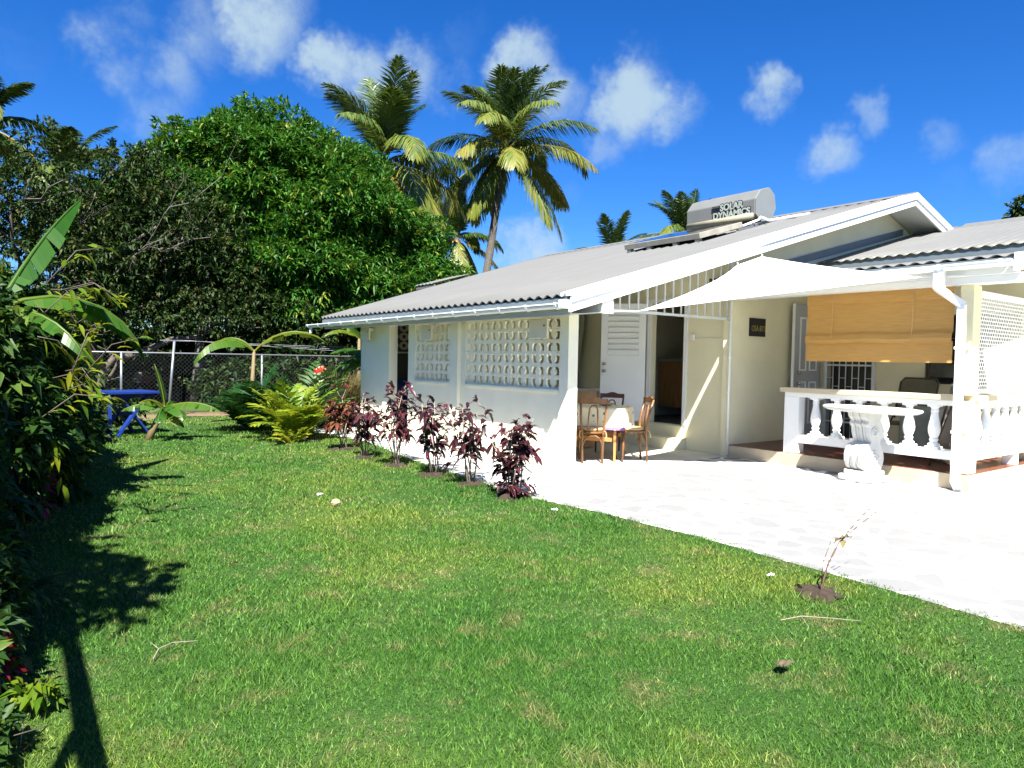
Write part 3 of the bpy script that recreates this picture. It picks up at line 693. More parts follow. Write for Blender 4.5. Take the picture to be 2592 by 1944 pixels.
for i in range(7):
    y = 6.38+i*.123
    for z in ((.62,1.22,1.82) if i % 2 else (.92,1.38,2.1)): sg.box(12.972,12.983,y+.008,y+.115,z-.006,z+.006)
for z in (.24,.55,1.62,2.55): sg.box(12.965,12.99,6.36,7.26,z-.015,z+.015)
for y in (6.35,7.27): sg.box(12.96,12.995,y-.025,y+.02,.2,2.6)
part(sg, 'security_gate', m_bar)
dl = MB(); dl.box(12.04,12.92,7.36,7.40,.22,2.74); dlo = part(dl, 'porch_door', m_doorp)
for (a, b, c, d) in ((12.2,12.44,.5,1.3),(12.54,12.8,.5,1.3),(12.2,12.44,1.5,2.5),(12.54,12.8,1.5,2.5)):
    pm = MB()
    for (x0,x1,z0,z1) in ((a,b,c,c+.03),(a,b,d-.03,d),(a,a+.03,c+.031,d-.031),(b-.03,b,c+.031,d-.031)): pm.box(x0,x1,7.345,7.359,z0,z1)
    pm.build('door_moulding', m_white, dlo)
pe = MB(); pe.box(12.02,12.04,7.355,7.405,.22,2.74); pe.build('door_edge', m_white, dlo)
for z in (1.26,1.47):
    k = MB(); k.lathe([(.01,z-.03),(.035,z-.02),(.035,z+.02),(.01,z+.03)], (12.13,7.30), 10); k.build('knob', m_knob, dlo, smooth=True)
# balustrade
bl = thing('balustrade', '', 'x'); bpy.data.objects.remove(bl)
BPROF = [(.062,.525),(.075,.53),(.075,.565),(.05,.58),(.045,.60),(.058,.615),(.058,.63),(.045,.645),(.06,.68),(.074,.73),(.077,.77),(.070,.83),(.056,.90),(.045,.97),(.043,1.0),(.05,1.01),(.05,1.025),(.043,1.035),(.045,1.055),(.066,1.075),(.066,1.095)]
def baluster_mb(x, y):
    b = MB(); b.lathe(BPROF, (x,y), 14); b.box(x-.085,x+.085,y-.085,y+.085,.500,.532); b.box(x-.07,x+.07,y-.07,y+.07,1.072,1.098); return b
BX = 10.42
fb = MB(); fb.box(BX-.09,BX+.09,3.985,6.21,.375,.5).box(BX-.085,BX+.085,3.985,6.46,1.1,1.17).box(BX-.09,BX+.09,6.21,6.46,.205,1.1).box(BX-.06,BX+.06,4.95,5.05,.205,.375)
fbo = part(fb, 'front_balustrade', m_white, bevel=.006)
cp = MB(); cp.box(BX-.13,BX+.13,3.985,6.53,1.172,1.245); part(cp, 'coping', m_cap, parent=fbo, bevel=.006)
for y in (5.97,5.63,5.29,4.93,4.58,4.25): baluster_mb(BX,y).build('baluster', m_white, fbo, smooth=False)
SY = 3.89
sb = MB(); sb.box(10.64,12.95,SY-.09,SY+.09,.375,.5).box(10.64,12.95,SY-.085,SY+.085,1.1,1.17).box(12.05,12.2,SY-.08,SY+.08,.205,.375)
sbo = part(sb, 'side_balustrade', m_white, bevel=.006)
cp = MB(); cp.box(10.50,12.95,SY-.13,SY+.13,1.172,1.245); part(cp, 'coping', m_cap, parent=sbo)
for i in range(7): baluster_mb(10.82+i*.335,SY).build('baluster', m_white, sbo)
po = MB(); po.box(10.36,10.635,3.80,3.98,.205,1.17).box(10.37,10.62,3.81,3.97,1.247,2.70); part(po, 'porch_post', m_cream, bevel=.008)
# lattice screen
lt = MB(); cw, ch = .062, .052
nx = int((12.9-10.66)/cw); nz_ = int((2.60-1.32)/ch)
for yy in (3.872,3.877):
    for j in range(nz_):
        for i in range(nx):
            x0 = 10.66+i*cw+(cw/2 if j % 2 else 0); z0 = 1.32+j*ch; cx, cz = x0+cw/2, z0+ch/2; r = .018
            o = [(x0,yy,z0),(x0+cw,yy,z0),(x0+cw,yy,z0+ch),(x0,yy,z0+ch)]
            ih = [(cx-r,yy,cz-r),(cx+r,yy,cz-r),(cx+r,yy,cz+r),(cx-r,yy,cz+r)]
            lt.add(o+ih, [(0,1,5,4),(1,2,6,5),(2,3,7,6),(3,0,4,7)])
lt.box(10.63,12.95,3.862,3.888,1.26,1.32).box(10.63,12.95,3.862,3.888,1.32+nz_*ch,2.65).box(10.63,10.66+cw/2,3.86,3.89,1.32,1.32+nz_*ch)
part(lt, 'lattice_screen', m_white)
# porch beam, lean-to roof, gutter, downpipe
pb = MB(); pb.box(10.22,10.5,2.6,7.46,2.70,2.80); part(pb, 'porch_beam', m_white)
fb2 = MB(); fb2.box(10.14,10.2,3.25,7.48,2.79,2.96); part(fb2, 'porch_fascia', m_white)
lr = MB(); lr.grid(corrugated((10.05,3.28,2.98),(13.0,3.28,3.41),(10.05,7.46,2.98),(13.0,7.46,3.41),.19,.036)); part(lr, 'porch_roof', m_roof, smooth=True, solid=.006)
lc = MB(); lc.add([(10.2,3.3,2.92),(13.0,3.3,3.32),(13.0,7.46,3.32),(10.2,7.46,2.92)], [(0,1,2,3)]); part(lc, 'porch_ceiling', m_white, solid=.012)
lf_ = MB(); lf_.box(10.035,10.06,3.28,7.45,2.90,2.972); part(lf_, 'porch_eave_flashing', m_flash)
pbb = MB(); pbb.prism([(10.0,3.24,2.80),(13.0,3.24,3.27),(13.0,3.24,3.45),(10.0,3.24,3.02)], (0,-.02,0), (0,.02,0)); part(pbb, 'porch_barge_board', m_white)
wr = MB(); s2 = .26
wr.grid(corrugated((12.9,-3,3.548),(17.6,-3,3.548+s2*4.7),(12.9,7.46,3.548),(17.6,7.46,3.548+s2*4.7),.19,.036)); part(wr, 'wing_roof', m_roof, smooth=True, solid=.006)
wfl = MB(); wfl.box(12.92,12.97,-3,7.45,3.44,3.535); part(wfl, 'wing_flashing', m_flash)
wrc = MB(); zt = 3.548+s2*4.7
wrc.prism([(17.3,0,zt-.07),(17.6,0,zt+.055),(17.9,0,zt-.07),(17.9,0,zt-.06),(17.6,0,zt+.065),(17.3,0,zt-.06)], (0,-3,0), (0,6.7,0)); part(wrc, 'wing_ridge_cap', m_roof)
wr2 = MB(); wr2.add([(17.6,-3,zt+.02),(21,-3,zt-.8),(21,6.7,zt-.8),(17.6,6.7,zt+.02)], [(0,1,2,3)]); part(wr2, 'wing_rear_roof', m_roof, solid=.01)
af = MB(); af.prism([(11.9,7.497,3.40),(16.35,7.497,4.52),(16.35,7.497,4.66),(11.9,7.497,3.54)], (0,0,0), (0,-.03,0)); part(af, 'wall_flashing', m_flash)
pg = gutter(3.26, 7.3, 10.0, 2.93, 2.90, bracket_step=.7, r=.066)
dp = MB(); c = np.array((10.0,3.96))
dp.box(9.955,10.045,4.03,4.15,2.63,2.87)
dp.bar((9.985,4.11,2.655),(10.205,3.88,2.425),.088,.088)
dp.box(10.155,10.245,3.84,3.93,.10,2.43)
dp.bar((10.20,3.885,.12),(10.15,3.82,.02),.085,.085)
part(dp, 'downpipe', m_white, bevel=.006)
for z in (.75,1.85):
    db = MB(); db.box(10.145,10.36,3.83,3.94,z,z+.035); part(db, 'downpipe_clip', m_pvc)

# shutter boards hung in front of the long wall
for (y0,y1,z0,z1,lab) in ((7.80,8.22,1.915,2.20,'cream board box under the eave covering the top right of the wide breeze panel'),
                          (11.05,11.42,1.93,2.20,'cream board box under the eave in front of the narrow breeze panel'),
                          (13.60,14.02,1.97,2.22,'cream board box high on the blank wall beside the doorway, farthest along the eave')):
    t = thing('shutter_box', lab, 'box', (6.5,(y0+y1)/2,z0), 'cream boxes under the eave')
    b = MB(); b.box(6.45,6.485,y0,y1,z0,z1); b.build('box_body', m_box, t, bevel=.008)
    b = MB(); b.lathe([(.012,0),(.012,.012)], (0,0), 8)
    b.v = [(6.45-z, y0+.06+x, z0+(z1-z0)*.66+y) for x,y,z in b.v]; b.build('bolt', m_black, t)
    b = MB(); b.box(6.485,XW+.015,(y0+y1)/2-.05,(y0+y1)/2+.05,z1-.06,z1-.02); b.build('wall_bracket', m_white, t)

# sign on the gable wall
t = thing('wall_sign', 'small black square plaque with faded gold letters on the cream gable wall', 'sign', (11.05,7.5,2.26))
b = MB(); b.box(10.815,11.275,7.472,7.496,2.10,2.42); b.build('sign_board', m_black, t)
def text(body, size, mat, parent, loc, mtx, name='lettering', ext=.004, off=0.0, align='CENTER', sx=1.0):
    cu = bpy.data.curves.new(name, 'FONT'); cu.body = body; cu.size = size*S; cu.extrude = ext*S; cu.offset = off*S
    cu.align_x = align; cu.align_y = 'CENTER'; cu.space_line = .82
    tmp = bpy.data.objects.new('tmp', cu); COL.objects.link(tmp)
    dg = bpy.context.evaluated_depsgraph_get(); me = bpy.data.meshes.new_from_object(tmp.evaluated_get(dg)); bpy.data.objects.remove(tmp)
    me.materials.clear(); me.materials.append(mat); ob = bpy.data.objects.new(name, me); COL.objects.link(ob)
    ob.parent = parent; bse = np.array(parent.get('_base'))
    mm = mtx.to_4x4(); mm.translation = Vector((np.array(loc)-bse)*S); ob.matrix_local = mm @ Matrix.Diagonal((sx,1,1,1))
    return ob
MY = Matrix(((1,0,0),(0,0,-1),(0,1,0)))        # text facing -y
MX = Matrix(((0,0,-1),(-1,0,0),(0,1,0)))       # text facing -x
text('OSA BTS', .145, m_gold, t, (11.06,7.470,2.235), MY, sx=.74)

# bamboo blind
t = thing('bamboo_blind', 'woven bamboo roman blind half lowered over the porch front', 'blind', (10.25,5.03,2.69))
P = []
for j in range(23):
    y = 3.995+j*(6.06-3.995)/22; wob = .007*math.sin(j*.6)
    prof = [(10.235,2.685),(10.225,2.60),(10.222,2.545),(10.245,2.535),(10.243,2.3),(10.24,2.10+wob),(10.205,2.06+wob*1.5),(10.19,2.0+wob),(10.195,1.95+wob),(10.235,1.955+wob),(10.236,1.80),(10.232,1.67)]
    P.append([(x,y,z) for x,z in prof])
b = MB(); b.grid([[(x+.20,4.07+(y-3.995)*1.02,1.6+(z-1.6)*1.012) for x,y,z in r_] for r_ in P]); b.build('blind_cloth', m_blind, t, solid=.008)
b = MB(); b.box(10.415,10.455,4.06,6.18,2.702,2.73); b.build('head_rail', m_frame, t)
for y in (4.58,5.75):
    b = MB(); b.tube([(10.41,y,2.69),(10.407,y,2.2),(10.375,y,2.03)], .004, 4); b.build('cord', m_cush, t)

# shade sail
t = thing('shade_sail', 'white triangular shade sail stretched between the gable and the porch gutter', 'sail', (8.6,6.2,2.5))
A_, B_, C_ = np.array((7.18,6.72,2.30)), np.array((10.05,6.765,3.34)), np.array((9.98,4.28,2.80))
B1_ = np.array((9.45,6.785,3.165))
n = 26; idx = {}; vs = []
G_ = (A_+B_+C_)/3
for i in range(n+1):
    for j in range(n+1-i):
        k = n-i-j; a, b_, c = i/n, j/n, k/n
        q_ = c/(a+c) if a+c > 0 else 1.0
        p = a*A_+b_*(B1_*(1-q_)+B_*q_)+c*C_
        p = p+(G_-p)*0+ (G_-(A_+B_)/2)*(4*a*b_*.20)*(1-c) + (G_-(B_+C_)/2)*(4*b_*c*.08)*(1-a) + (G_-(A_+C_)/2)*(4*a*c*.03)*(1-b_)
        p[2] -= .9*a*b_*c
        idx[(i,j)] = len(vs); vs.append(p)
fs = []
for i in range(n):
    for j in range(n-i):
        fs.append((idx[(i,j)], idx[(i+1,j)], idx[(i,j+1)]))
        if i+j < n-1: fs.append((idx[(i+1,j)], idx[(i+1,j+1)], idx[(i,j+1)]))
b = MB(); b.add(vs, fs); b.build('sail_cloth', m_sail, t, smooth=True)
for p_, q_ in ((A_,(6.72,6.80,2.27)),(B_,(10.1,6.80,3.38)),(B1_,(9.45,6.80,3.19)),(C_,(10.16,3.80,2.80))):
    b = MB(); b.tube([p_,q_], .009, 5); b.build('rope', m_sail, t)

# ------------------------------------------------------------------ solar water heater
t = thing('solar_water_heater', 'grey solar water heater tank and glass panel mounted on the main roof', 'water heater', (12.4,9.9,rz(12.4)))
TP = [(13.02,5.09),(13.2,5.30),(13.5,5.40),(13.70,5.27),(13.76,4.98),(13.6,4.70),(13.25,4.63),(13.03,4.76)]
b = MB(); b.prism([(x,0,z) for x,z in TP], (0,8.97,0), (0,10.78,0)); tk = b.build('tank', m_tank, t, bevel=.02)
b = MB(); b.prism([(x+ (13.38-x)*.02,0,z+(5.0-z)*.02) for x,z in TP], (0,8.955,0), (0,8.968,0)); b.build('tank_cap', M('tank_cap_metal', (.14,.155,.16), .5, .05), tk)
b = MB(); b.tube([(12.99,9.0,4.72),(12.99,10.7,4.72)], .075, 10); b.build('tank_pipe', m_tankt, tk, smooth=True)
text('SOLAR\nDYNAMICS', .20, m_black, tk, (13.006,9.55,4.93), MX, 'letter_outline', .002, .026, sx=.95)
text('SOLAR\nDYNAMICS', .20, m_gcov, tk, (13.000,9.55,4.93), MX, 'lettering', .002, .008, sx=.95)
b = MB()
for k in range(3): b.box(13.0,13.012,9.82,10.06,4.985+k*.036,5.0+k*.036)
b.build('logo_stripes', m_black, tk)
b = MB()
u_ = np.array((1,0,mR)); u_ /= np.linalg.norm(u_); n_ = np.array((-mR,0,1)); n_ /= np.linalg.norm(n_)
pc = np.array((11.82,9.86,rz(11.82)))+n_*.16
b.obox(pc, u_, .70, (0,1,0), 1.0, n_, .055); pnl = b.build('collector_box', m_rack, t, bevel=.006)
b = MB(); b.obox(pc+n_*.058, u_, .64, (0,1,0), .94, n_, .004); b.build('collector_glass', m_panel, pnl)
for y in (8.95,9.5,10.2,10.75):
    b = MB(); b.obox(np.array((11.2,y,rz(11.2)))+n_*.06, u_, .05, (0,1,0), .05, n_, .055); b.build('panel_foot', m_rack, t)
for y in (9.05,9.75,10.5):
    b = MB(); b.bar((12.55,y,rz(12.55)+.06),(13.9,y,rz(13.9)+.06),.05,.05); b.bar((13.1,y,rz(13.1)+.06),(13.1,y,4.70),.05,.05,up=(1,0,0)); b.bar((13.6,y,rz(13.6)+.06),(13.6,y,4.72),.05,.05,up=(1,0,0)); b.build('tank_rack', m_galv, t)
b = MB(); b.tube([(13.2,8.9,4.70),(13.2,8.75,4.62),(13.9,8.6,rz(13.9)+.08),(14.3,8.5,rz(14.3)+.05)], .025, 6).tube([(12.4,8.82,rz(12.4)+.14),(12.9,8.8,rz(12.9)+.18),(13.1,8.88,4.7)], .022, 6); b.build('water_pipe', m_white, t)

# ------------------------------------------------------------------ furniture on the veranda
def make_chair(name, label, mw_, loc, rotz, group):
    """origin between the rear legs on the floor, chair faces +y"""
    t = thing(name, label, 'chair', loc, group, rotz)
    for sx in (-1,1):
        b = MB(); b.tube([(sx*.155,0,0),(sx*.165,.03,.48),(sx*.19,.01,.70),(sx*.205,-.07,1.0)], [.016,.02,.019,.017], 7); b.build('rear_leg', mw_, t, True)
        b = MB(); b.tube([(sx*.18,.42,0),(sx*.175,.40,.47)], [.015,.019], 7); b.build('front_leg', mw_, t, True)
    b = MB(); b.lathe([(.20,.465),(.225,.47),(.225,.495),(.20,.50)], (0,.22), 20); b.build('seat', mw_, t)
    b = MB(); b.lathe([(.15,.50),(.205,.51),(.21,.535),(.17,.55)], (0,.23), 18); cu = b.build('cushion', m_cush, t, True)
    for sx in (-1,1):
        b = MB(); b.tube([(sx*.16,.05,.52),(sx*.20,-.01,.50),(sx*.21,-.03,.43),(sx*.19,-.03,.40)], .009, 5); b.build('cushion_tie', m_cush, cu)
    b = MB(); P = []
    for k in range(13):
        x = -.215+k*.43/12; cv = .03*(1-(x/.215)**2); hh = .045+.028*max(0,1-(x/.09)**2)
        P.append([(x,-.075-cv,.945-.0),(x,-.075-cv,.945+hh+.03),(x,-.045-cv,.945+hh+.03),(x,-.045-cv,.945),(x,-.075-cv,.945)])
    b.grid(P); b.build('top_rail', mw_, t)
    b = MB(); b.tube([(-.07,.02,.50),(-.072,-.005,.72),(-.06,-.03,.86),(-.03,-.05,.905),(.03,-.05,.905),(.06,-.03,.86),(.072,-.005,.72),(.07,.02,.50)], .013, 6); b.build('back_hoop', mw_, t, True)
    b = MB(); b.tube([(-.155,.02,.27),(-.12,.03,.38),(-.05,.035,.43),(.05,.035,.43),(.12,.03,.38),(.155,.02,.27)], .012, 6)
    for sx in (-1,1): b.tube([(sx*.165,.03,.30),(sx*.17,.10,.40),(sx*.17,.17,.46)], .011, 5)
    b.build('brace', mw_, t, True)
    return t
GCH = 'bentwood chairs round the veranda table'
ch1 = make_chair('dining_chair', 'brown bentwood chair in front of the veranda table, its hooped back to the lawn', m_wood, (7.615,8.03,.006), math.atan2(-.62,.78), GCH)
ch3 = dup(ch1, (8.60,7.86,.006), math.atan2(.80,.60)+.15, 'brown bentwood chair at the right end of the veranda table, seen from the side', GCH)
ch2 = make_chair('dining_chair', 'dark brown chair behind the veranda table, against the louvred door', m_woodd, (9.05,9.08,.006), math.atan2(.83,-.56), GCH)
# table
ex = np.array((.83,.55,0)); ey = np.array((-.55,.83,0)); A0 = np.array((8.02,7.96,0))
tb = thing('dining_table', 'orange wood dining table under the spotted cloth on the veranda', 'table', (7.9,8.7,0))
b = MB(); b.obox(A0+ex*.45+ey*.6+np.array((0,0,.84)), ex, .44, ey, .68, (0,0,1), .015); b.build('tabletop', m_tblw, tb)
for (a, c) in ((.03,.0),(.84,.0),(.03,1.2),(.84,1.2)):
    b = MB(); q = A0+ex*a+ey*c; b.tube([(q[0],q[1],.006),(q[0],q[1],.83)], [.024,.036], 4); b.build('leg', m_tblw, tb)
b = MB()
for a in (.06,.84): b.bar(A0+ex*a+ey*.05+np.array((0,0,.36)), A0+ex*a+ey*1.15+np.array((0,0,.36)), .03,.07)
b.build('stretcher', m_tblw, tb)
tcl = thing('tablecloth', 'cream tablecloth with small dark spots and a purple scalloped border hanging over the table', 'tablecloth', (7.9,8.7,.86))
b = MB(); c0 = A0+ex*.45+ey*.6
def cl(u, v): return c0+ex*u+ey*v
nn = 60; per = []
hu, hv = .47, .71
for k in range(nn):
    s_ = k/nn*4; e_i = int(s_); f_ = s_-e_i
    cor = [(-hu,-hv),(hu,-hv),(hu,hv),(-hu,hv)]; p0 = cor[e_i]; p1 = cor[(e_i+1)%4]
    per.append((p0[0]+(p1[0]-p0[0])*f_, p0[1]+(p1[1]-p0[1])*f_))
rowsz = [(.862,1.0),(.84,1.025),(.74,1.03),(.62,1.04),(.50,1.05)]
G = []
for (z, q) in rowsz:
    row = []
    for k in range(nn+1):
        u, v = per[k % nn]; wob = (.862-z)*.07*math.sin(k*1.3)
        r_ = q+wob; end = 1 if u > .3 else .82
        zz = .862-(.862-z)*end
        p = cl(u*r_, v*r_); row.append((p[0],p[1],zz))
    G.append(row)
b.grid(G); top = [(*cl(u,v)[:2], .862) for u, v in per]; b.add(top, [tuple(range(nn))]); cl_o = b.build('cloth', m_cloth, tcl, smooth=False)
b = MB(); G2 = []
for dz, q in ((0,1.0),(-.045,1.008)):
    G2.append([(c0[0]+(p[0]-c0[0])*q*1.003, c0[1]+(p[1]-c0[1])*q*1.003, p[2]+dz) for p in G[-1]])
b.grid(G2); b.build('border', m_border, tcl)
# cup on the table
t = thing('cake_dish', 'low round cake dish on the spotted tablecloth', 'dish', (8.35,8.5,.866))
b = MB(); b.lathe([(.05,.866),(.12,.89),(.14,.915),(.13,.915),(.05,.88)], (8.3,8.45), 16); b.build('dish_bowl', m_cush, t, True)
b = MB(); b.lathe([(.05,.864),(.052,.872)], (8.3,8.45), 12); b.build('dish_foot', m_oran, t)
# wooden chest and curtain in the veranda
t = thing('wooden_chest', 'brown wooden chest with a pale top at the back of the veranda', 'chest', (8.75,9.75,0))
b = MB(); b.box(8.45,9.05,9.45,10.05,.03,1.05); b.build('chest_body', m_oran, t)
b = MB(); b.box(8.42,9.08,9.42,10.08,1.052,1.10); b.build('chest_top', m_rack, t)
b = MB(); b.box(8.44,8.449,9.53,9.97,.5,.95); b.build('drawer', m_cab, t)
t = thing('curtain', 'grey green gathered curtain hanging on the veranda wall beside the louvred door', 'curtain', (10.2,11.9,2.9))
P = []
for k in range(50):
    y = 11.1+k*.9/49; a = k/49
    row = []
    for z, q in ((2.9,1),(2.3,.9),(1.7,.7),(1.2,.45),(.95,.5),(.5,.8)):
        yy = 11.55+(y-11.55)*q; row.append((10.24+.05*math.sin(k*1.05)*q, yy, z))
    P.append(row)
b = MB(); b.grid(P); b.build('curtain_cloth', m_curt, t, smooth=True)
b = MB(); b.tube([(10.25,11.0,2.93),(10.25,12.1,2.93)], .015, 6); b.build('rod', m_frame, t)
# kitchen
t = thing('kitchen_cabinet', 'brown boarded kitchen cabinet with a pale worktop seen through the open doorway', 'cabinet', (12.0,9.6,.44))
b = MB(); b.box(11.9,12.5,8.3,10.5,.64,1.62); b.build('cabinet_body', m_cab, t)
for y in (8.5,8.62,8.74,8.86,8.98,9.1,9.22,9.34,9.46,9.58,9.70,9.82,9.94,10.06):
    b = MB(); b.box(11.885,11.898,y+.004,y+.112,.68,1.36); b.build('cabinet_board', m_cab, t)
b = MB(); b.box(11.885,11.898,8.4,10.2,1.40,1.58); b.build('drawer', m_cab, t)
b = MB(); b.box(11.84,12.5,8.28,10.5,1.63,1.69); b.build('worktop', m_rack, t)
t = thing('coffee_maker', 'grey coffee maker on the kitchen worktop', 'coffee maker', (12.1,9.45,1.35))
b = MB(); b.box(12.05,12.28,9.3,9.5,1.692,1.73).box(12.18,12.28,9.3,9.5,1.732,1.96).box(12.05,12.28,9.3,9.5,1.962,2.05); b.build('machine_body', m_bar, t)
b = MB(); b.lathe([(.05,1.732),(.075,1.77),(.07,1.85),(.05,1.90)], (12.11,9.4), 12); b.build('jug', m_glass, t)
t = thing('wall_cupboard', 'brown cupboard hanging on the kitchen wall above the worktop', 'cupboard', (13.0,10.0,2.2))
b = MB(); b.box(12.9,13.19,9.9,10.25,1.95,2.65); b.build('cupboard_box', m_cab, t)
b = MB(); b.box(12.885,12.898,9.93,10.07,1.98,2.62).box(12.885,12.898,10.08,10.22,1.98,2.62); b.build('cupboard_door', m_oran, t)
# veranda far end: round vent blocks, shelf, blue chair
vb = MB()
for i in range(4):
    for j in range(3):
        cx_, cz_ = 7.05+i*.26, 1.87+j*.2
        P = []
        for k in range(15):
            a = 2*math.pi*k/14; P.append([(cx_+.115*math.cos(a),14.17,cz_+.095*math.sin(a)),(cx_+.05*math.cos(a),14.16,cz_+.045*math.sin(a))])
        vb.grid(P)
part(vb, 'round_vent_blocks', m_room, solid=.02)
shf = MB(); shf.box(6.9,8.6,14.05,14.195,1.70,1.73); part(shf, 'shelf', m_room)
t = thing('blue_chair', 'blue plastic chair in the dark doorway of the long wall', 'chair', (7.2,13.5,0))
b = MB(); b.box(7.0,7.45,13.3,13.75,.50,.54); b.build('seat', m_blue, t, bevel=.01)
b = MB(); b.box(7.0,7.45,13.70,13.75,.545,1.12); b.build('backrest', m_blue, t, bevel=.015)
for x in (7.03,7.42):
    for y in (13.33,13.72):
        b = MB(); b.box(x-.02,x+.02,y-.02,y+.02,.006,.498); b.build('leg', m_blue, t)

# ------------------------------------------------------------------ porch furniture
t = thing('folding_chair', 'olive canvas folding chair with a dark metal frame against the porch wall', 'chair', (12.2,5.35,.205))
b = MB(); b.tube([(12.35,5.08,.75),(12.55,5.08,1.35),(12.58,5.13,1.42),(12.58,5.62,1.42),(12.55,5.67,1.35),(12.35,5.67,.75)], .018, 6); b.build('back_frame', m_frame, t, True)
b = MB(); b.grid([[(12.36,5.1,.78),(12.36,5.65,.78)],[(12.545,5.1,1.36),(12.545,5.65,1.36)],[(12.56,5.14,1.40),(12.56,5.61,1.40)]]); b.build('backrest', m_fold, t, solid=.012)
b = MB(); b.box(11.85,12.38,5.1,5.65,.66,.70); b.build('seat', m_fold, t)
for y in (5.06,5.69):
    b = MB(); b.tube([(11.9,y,.205),(12.36,y,.80)], .014, 6).tube([(12.36,y,.205),(11.88,y,.70)], .014, 6); b.build('leg', m_frame, t, True)
def covered(name, label, x, y, w_, z, mat):
    t = thing(name, label, 'table', (x,y,.205), 'cloth covered tables on the porch')
    n = 28; G = []
    for (q, zz) in ((.96,z),(1.0,z-.02),(1.0,z-.25),(1.02,.28)):
        row = []
        for k in range(n+1):
            a = 2*math.pi*k/n; wb = 1+.05*math.sin(k*2.2)*(z-zz); sq = 1/max(abs(math.cos(a)),abs(math.sin(a)))**.7
            row.append((x+w_*q*wb*sq*math.cos(a), y+w_*q*wb*sq*math.sin(a), zz))
        G.append(row)
    b = MB(); b.grid(G); b.add(G[0][:-1], [tuple(range(n))]); b.build('cover', mat, t, smooth=True)
    for sx in (-1,1):
        for sy in (-1,1):
            b = MB(); b.box(x+sx*w_*.7-.02,x+sx*w_*.7+.02,y+sy*w_*.7-.02,y+sy*w_*.7+.02,.205,z-.03); b.build('leg', m_frame, t)
covered('covered_table', 'low table under a pale green grey cloth behind the porch balusters', 11.9,4.95,.34,.98,m_gcov)
covered('covered_table', 'low table under a cloth next to the patterned lounger on the porch', 11.6,4.42,.26,1.0,m_doorp)
t = thing('glass_jar', 'pale translucent storage jar standing on the covered porch table', 'jar', (11.75,4.62,1.0))
b = MB(); b.lathe([(.09,1.003),(.10,1.02),(.105,1.30),(.09,1.34)], (11.6,4.42), 14); b.build('jar_body', m_gcov, t, True)
b = MB(); b.lathe([(.092,1.342),(.092,1.37),(.03,1.38)], (11.6,4.42), 14); b.build('lid', m_bar, t, True)
t = thing('lounger', 'dark folding lounger with white checked seat leaning in the porch corner', 'lounger', (11.0,4.25,.205))
b = MB(); b.bar((10.85,4.28,.28),(11.25,4.16,1.15),.5,.03,up=(0.3,1,0)); b.build('sling', m_frame, t)
b = MB()
for i in range(5):
    for j in range(5): b.obox(np.array((10.85,4.28,.28))+np.array((.4,-.12,.87))*(.1+.09*j)+np.array((0,.035,0))+np.array((.28,.93,.0))*0+np.array((-.045+.0*i,-.02,0))+np.array((.0,1,.0))*(-.16+i*.08), (.38,-.11,.85), .02, (0,1,0), .018, (1,0,-.4), .004)
b.build('checks', m_paper, t)
for y in (4.05,4.45):
    b = MB(); b.tube([(10.8,y,.205),(11.3,y-.03,1.2)], .016, 6); b.build('side_rail', m_frame, t, True)

# stone table on the patio
px_, py_ = 9.90, 4.93
t = thing('stone_table', 'white cast stone table with a wide oval top and scroll pedestal beside the porch', 'table', (px_,py_,0))
def ov(sx, sy, prof, n=36):
    b = MB(); vs = []; fs = []
    for (q, z) in prof:
        for k in range(n):
            a = 2*math.pi*k/n; p = (sx*q*math.cos(a), sy*q*math.sin(a)); th = R(-8)
            vs.append((px_+p[0]*math.cos(th)-p[1]*math.sin(th), py_-.06+p[0]*math.sin(th)+p[1]*math.cos(th), z))
    for i in range(len(prof)-1):
        for k in range(n): fs.append((i*n+k, i*n+(k+1)%n, (i+1)*n+(k+1)%n, (i+1)*n+k))
    fs += [tuple(range(n))[::-1], tuple(range((len(prof)-1)*n, len(prof)*n))]
    b.add(vs, fs); return b
ov(.36,.72,[(.80,.965),(.90,.975),(.985,1.0),(1.0,1.02),(.975,1.035),(.93,1.04),(.92,1.032)]).build('tabletop', m_stone, t)
th = R(-12); ax_ = np.array((math.cos(th),math.sin(th),0)); ay_ = np.array((-math.sin(th),math.cos(th),0))
pc_ = np.array((px_,py_,0))
b = MB(); b.obox(pc_+(0,0,.045), ax_, .26, ay_, .22, (0,0,1), .045).obox(pc_+(0,0,.125), ax_, .21, ay_, .17, (0,0,1), .033); b.build('plinth', m_stone, t, bevel=.02)
b = MB()
prof = [(-.15,.16),(-.20,.21),(-.235,.29),(-.24,.37),(-.215,.46),(-.16,.52),(-.05,.55),(-.07,.60),(-.10,.68),(-.11,.76),(-.15,.80),(-.12,.85),(-.17,.90),(-.19,.962),(.16,.962),(.15,.90),(.12,.86),(.16,.80),(.20,.72),(.19,.63),(.12,.56),(.14,.50),(.19,.42),(.21,.32),(.19,.23),(.15,.16)]
for k, (o0, o1) in enumerate(((-.15,-.08),(-.075,-.03),(-.025,.025),(.03,.075),(.08,.15))):
    sc = 1.0 if k % 2 == 0 else .93
    b.prism([pc_+ax_*a*sc+np.array((0,0,z)) for a, z in prof], ay_*o0, ay_*o1)
b.build('pedestal', m_stone, t, bevel=.012)
for zc, r_ in ((.34,.11),(.70,.075)):
    b = MB(); pts_ = []
    for k in range(26):
        a = k*.5; q = r_*(1-k/30); pts_.append(pc_+ay_*(-.152)+ax_*(q*math.cos(a))+np.array((0,0,zc+q*math.sin(a))))
    b.tube(pts_, .014, 5); b.build('scroll', m_stone, t, True)

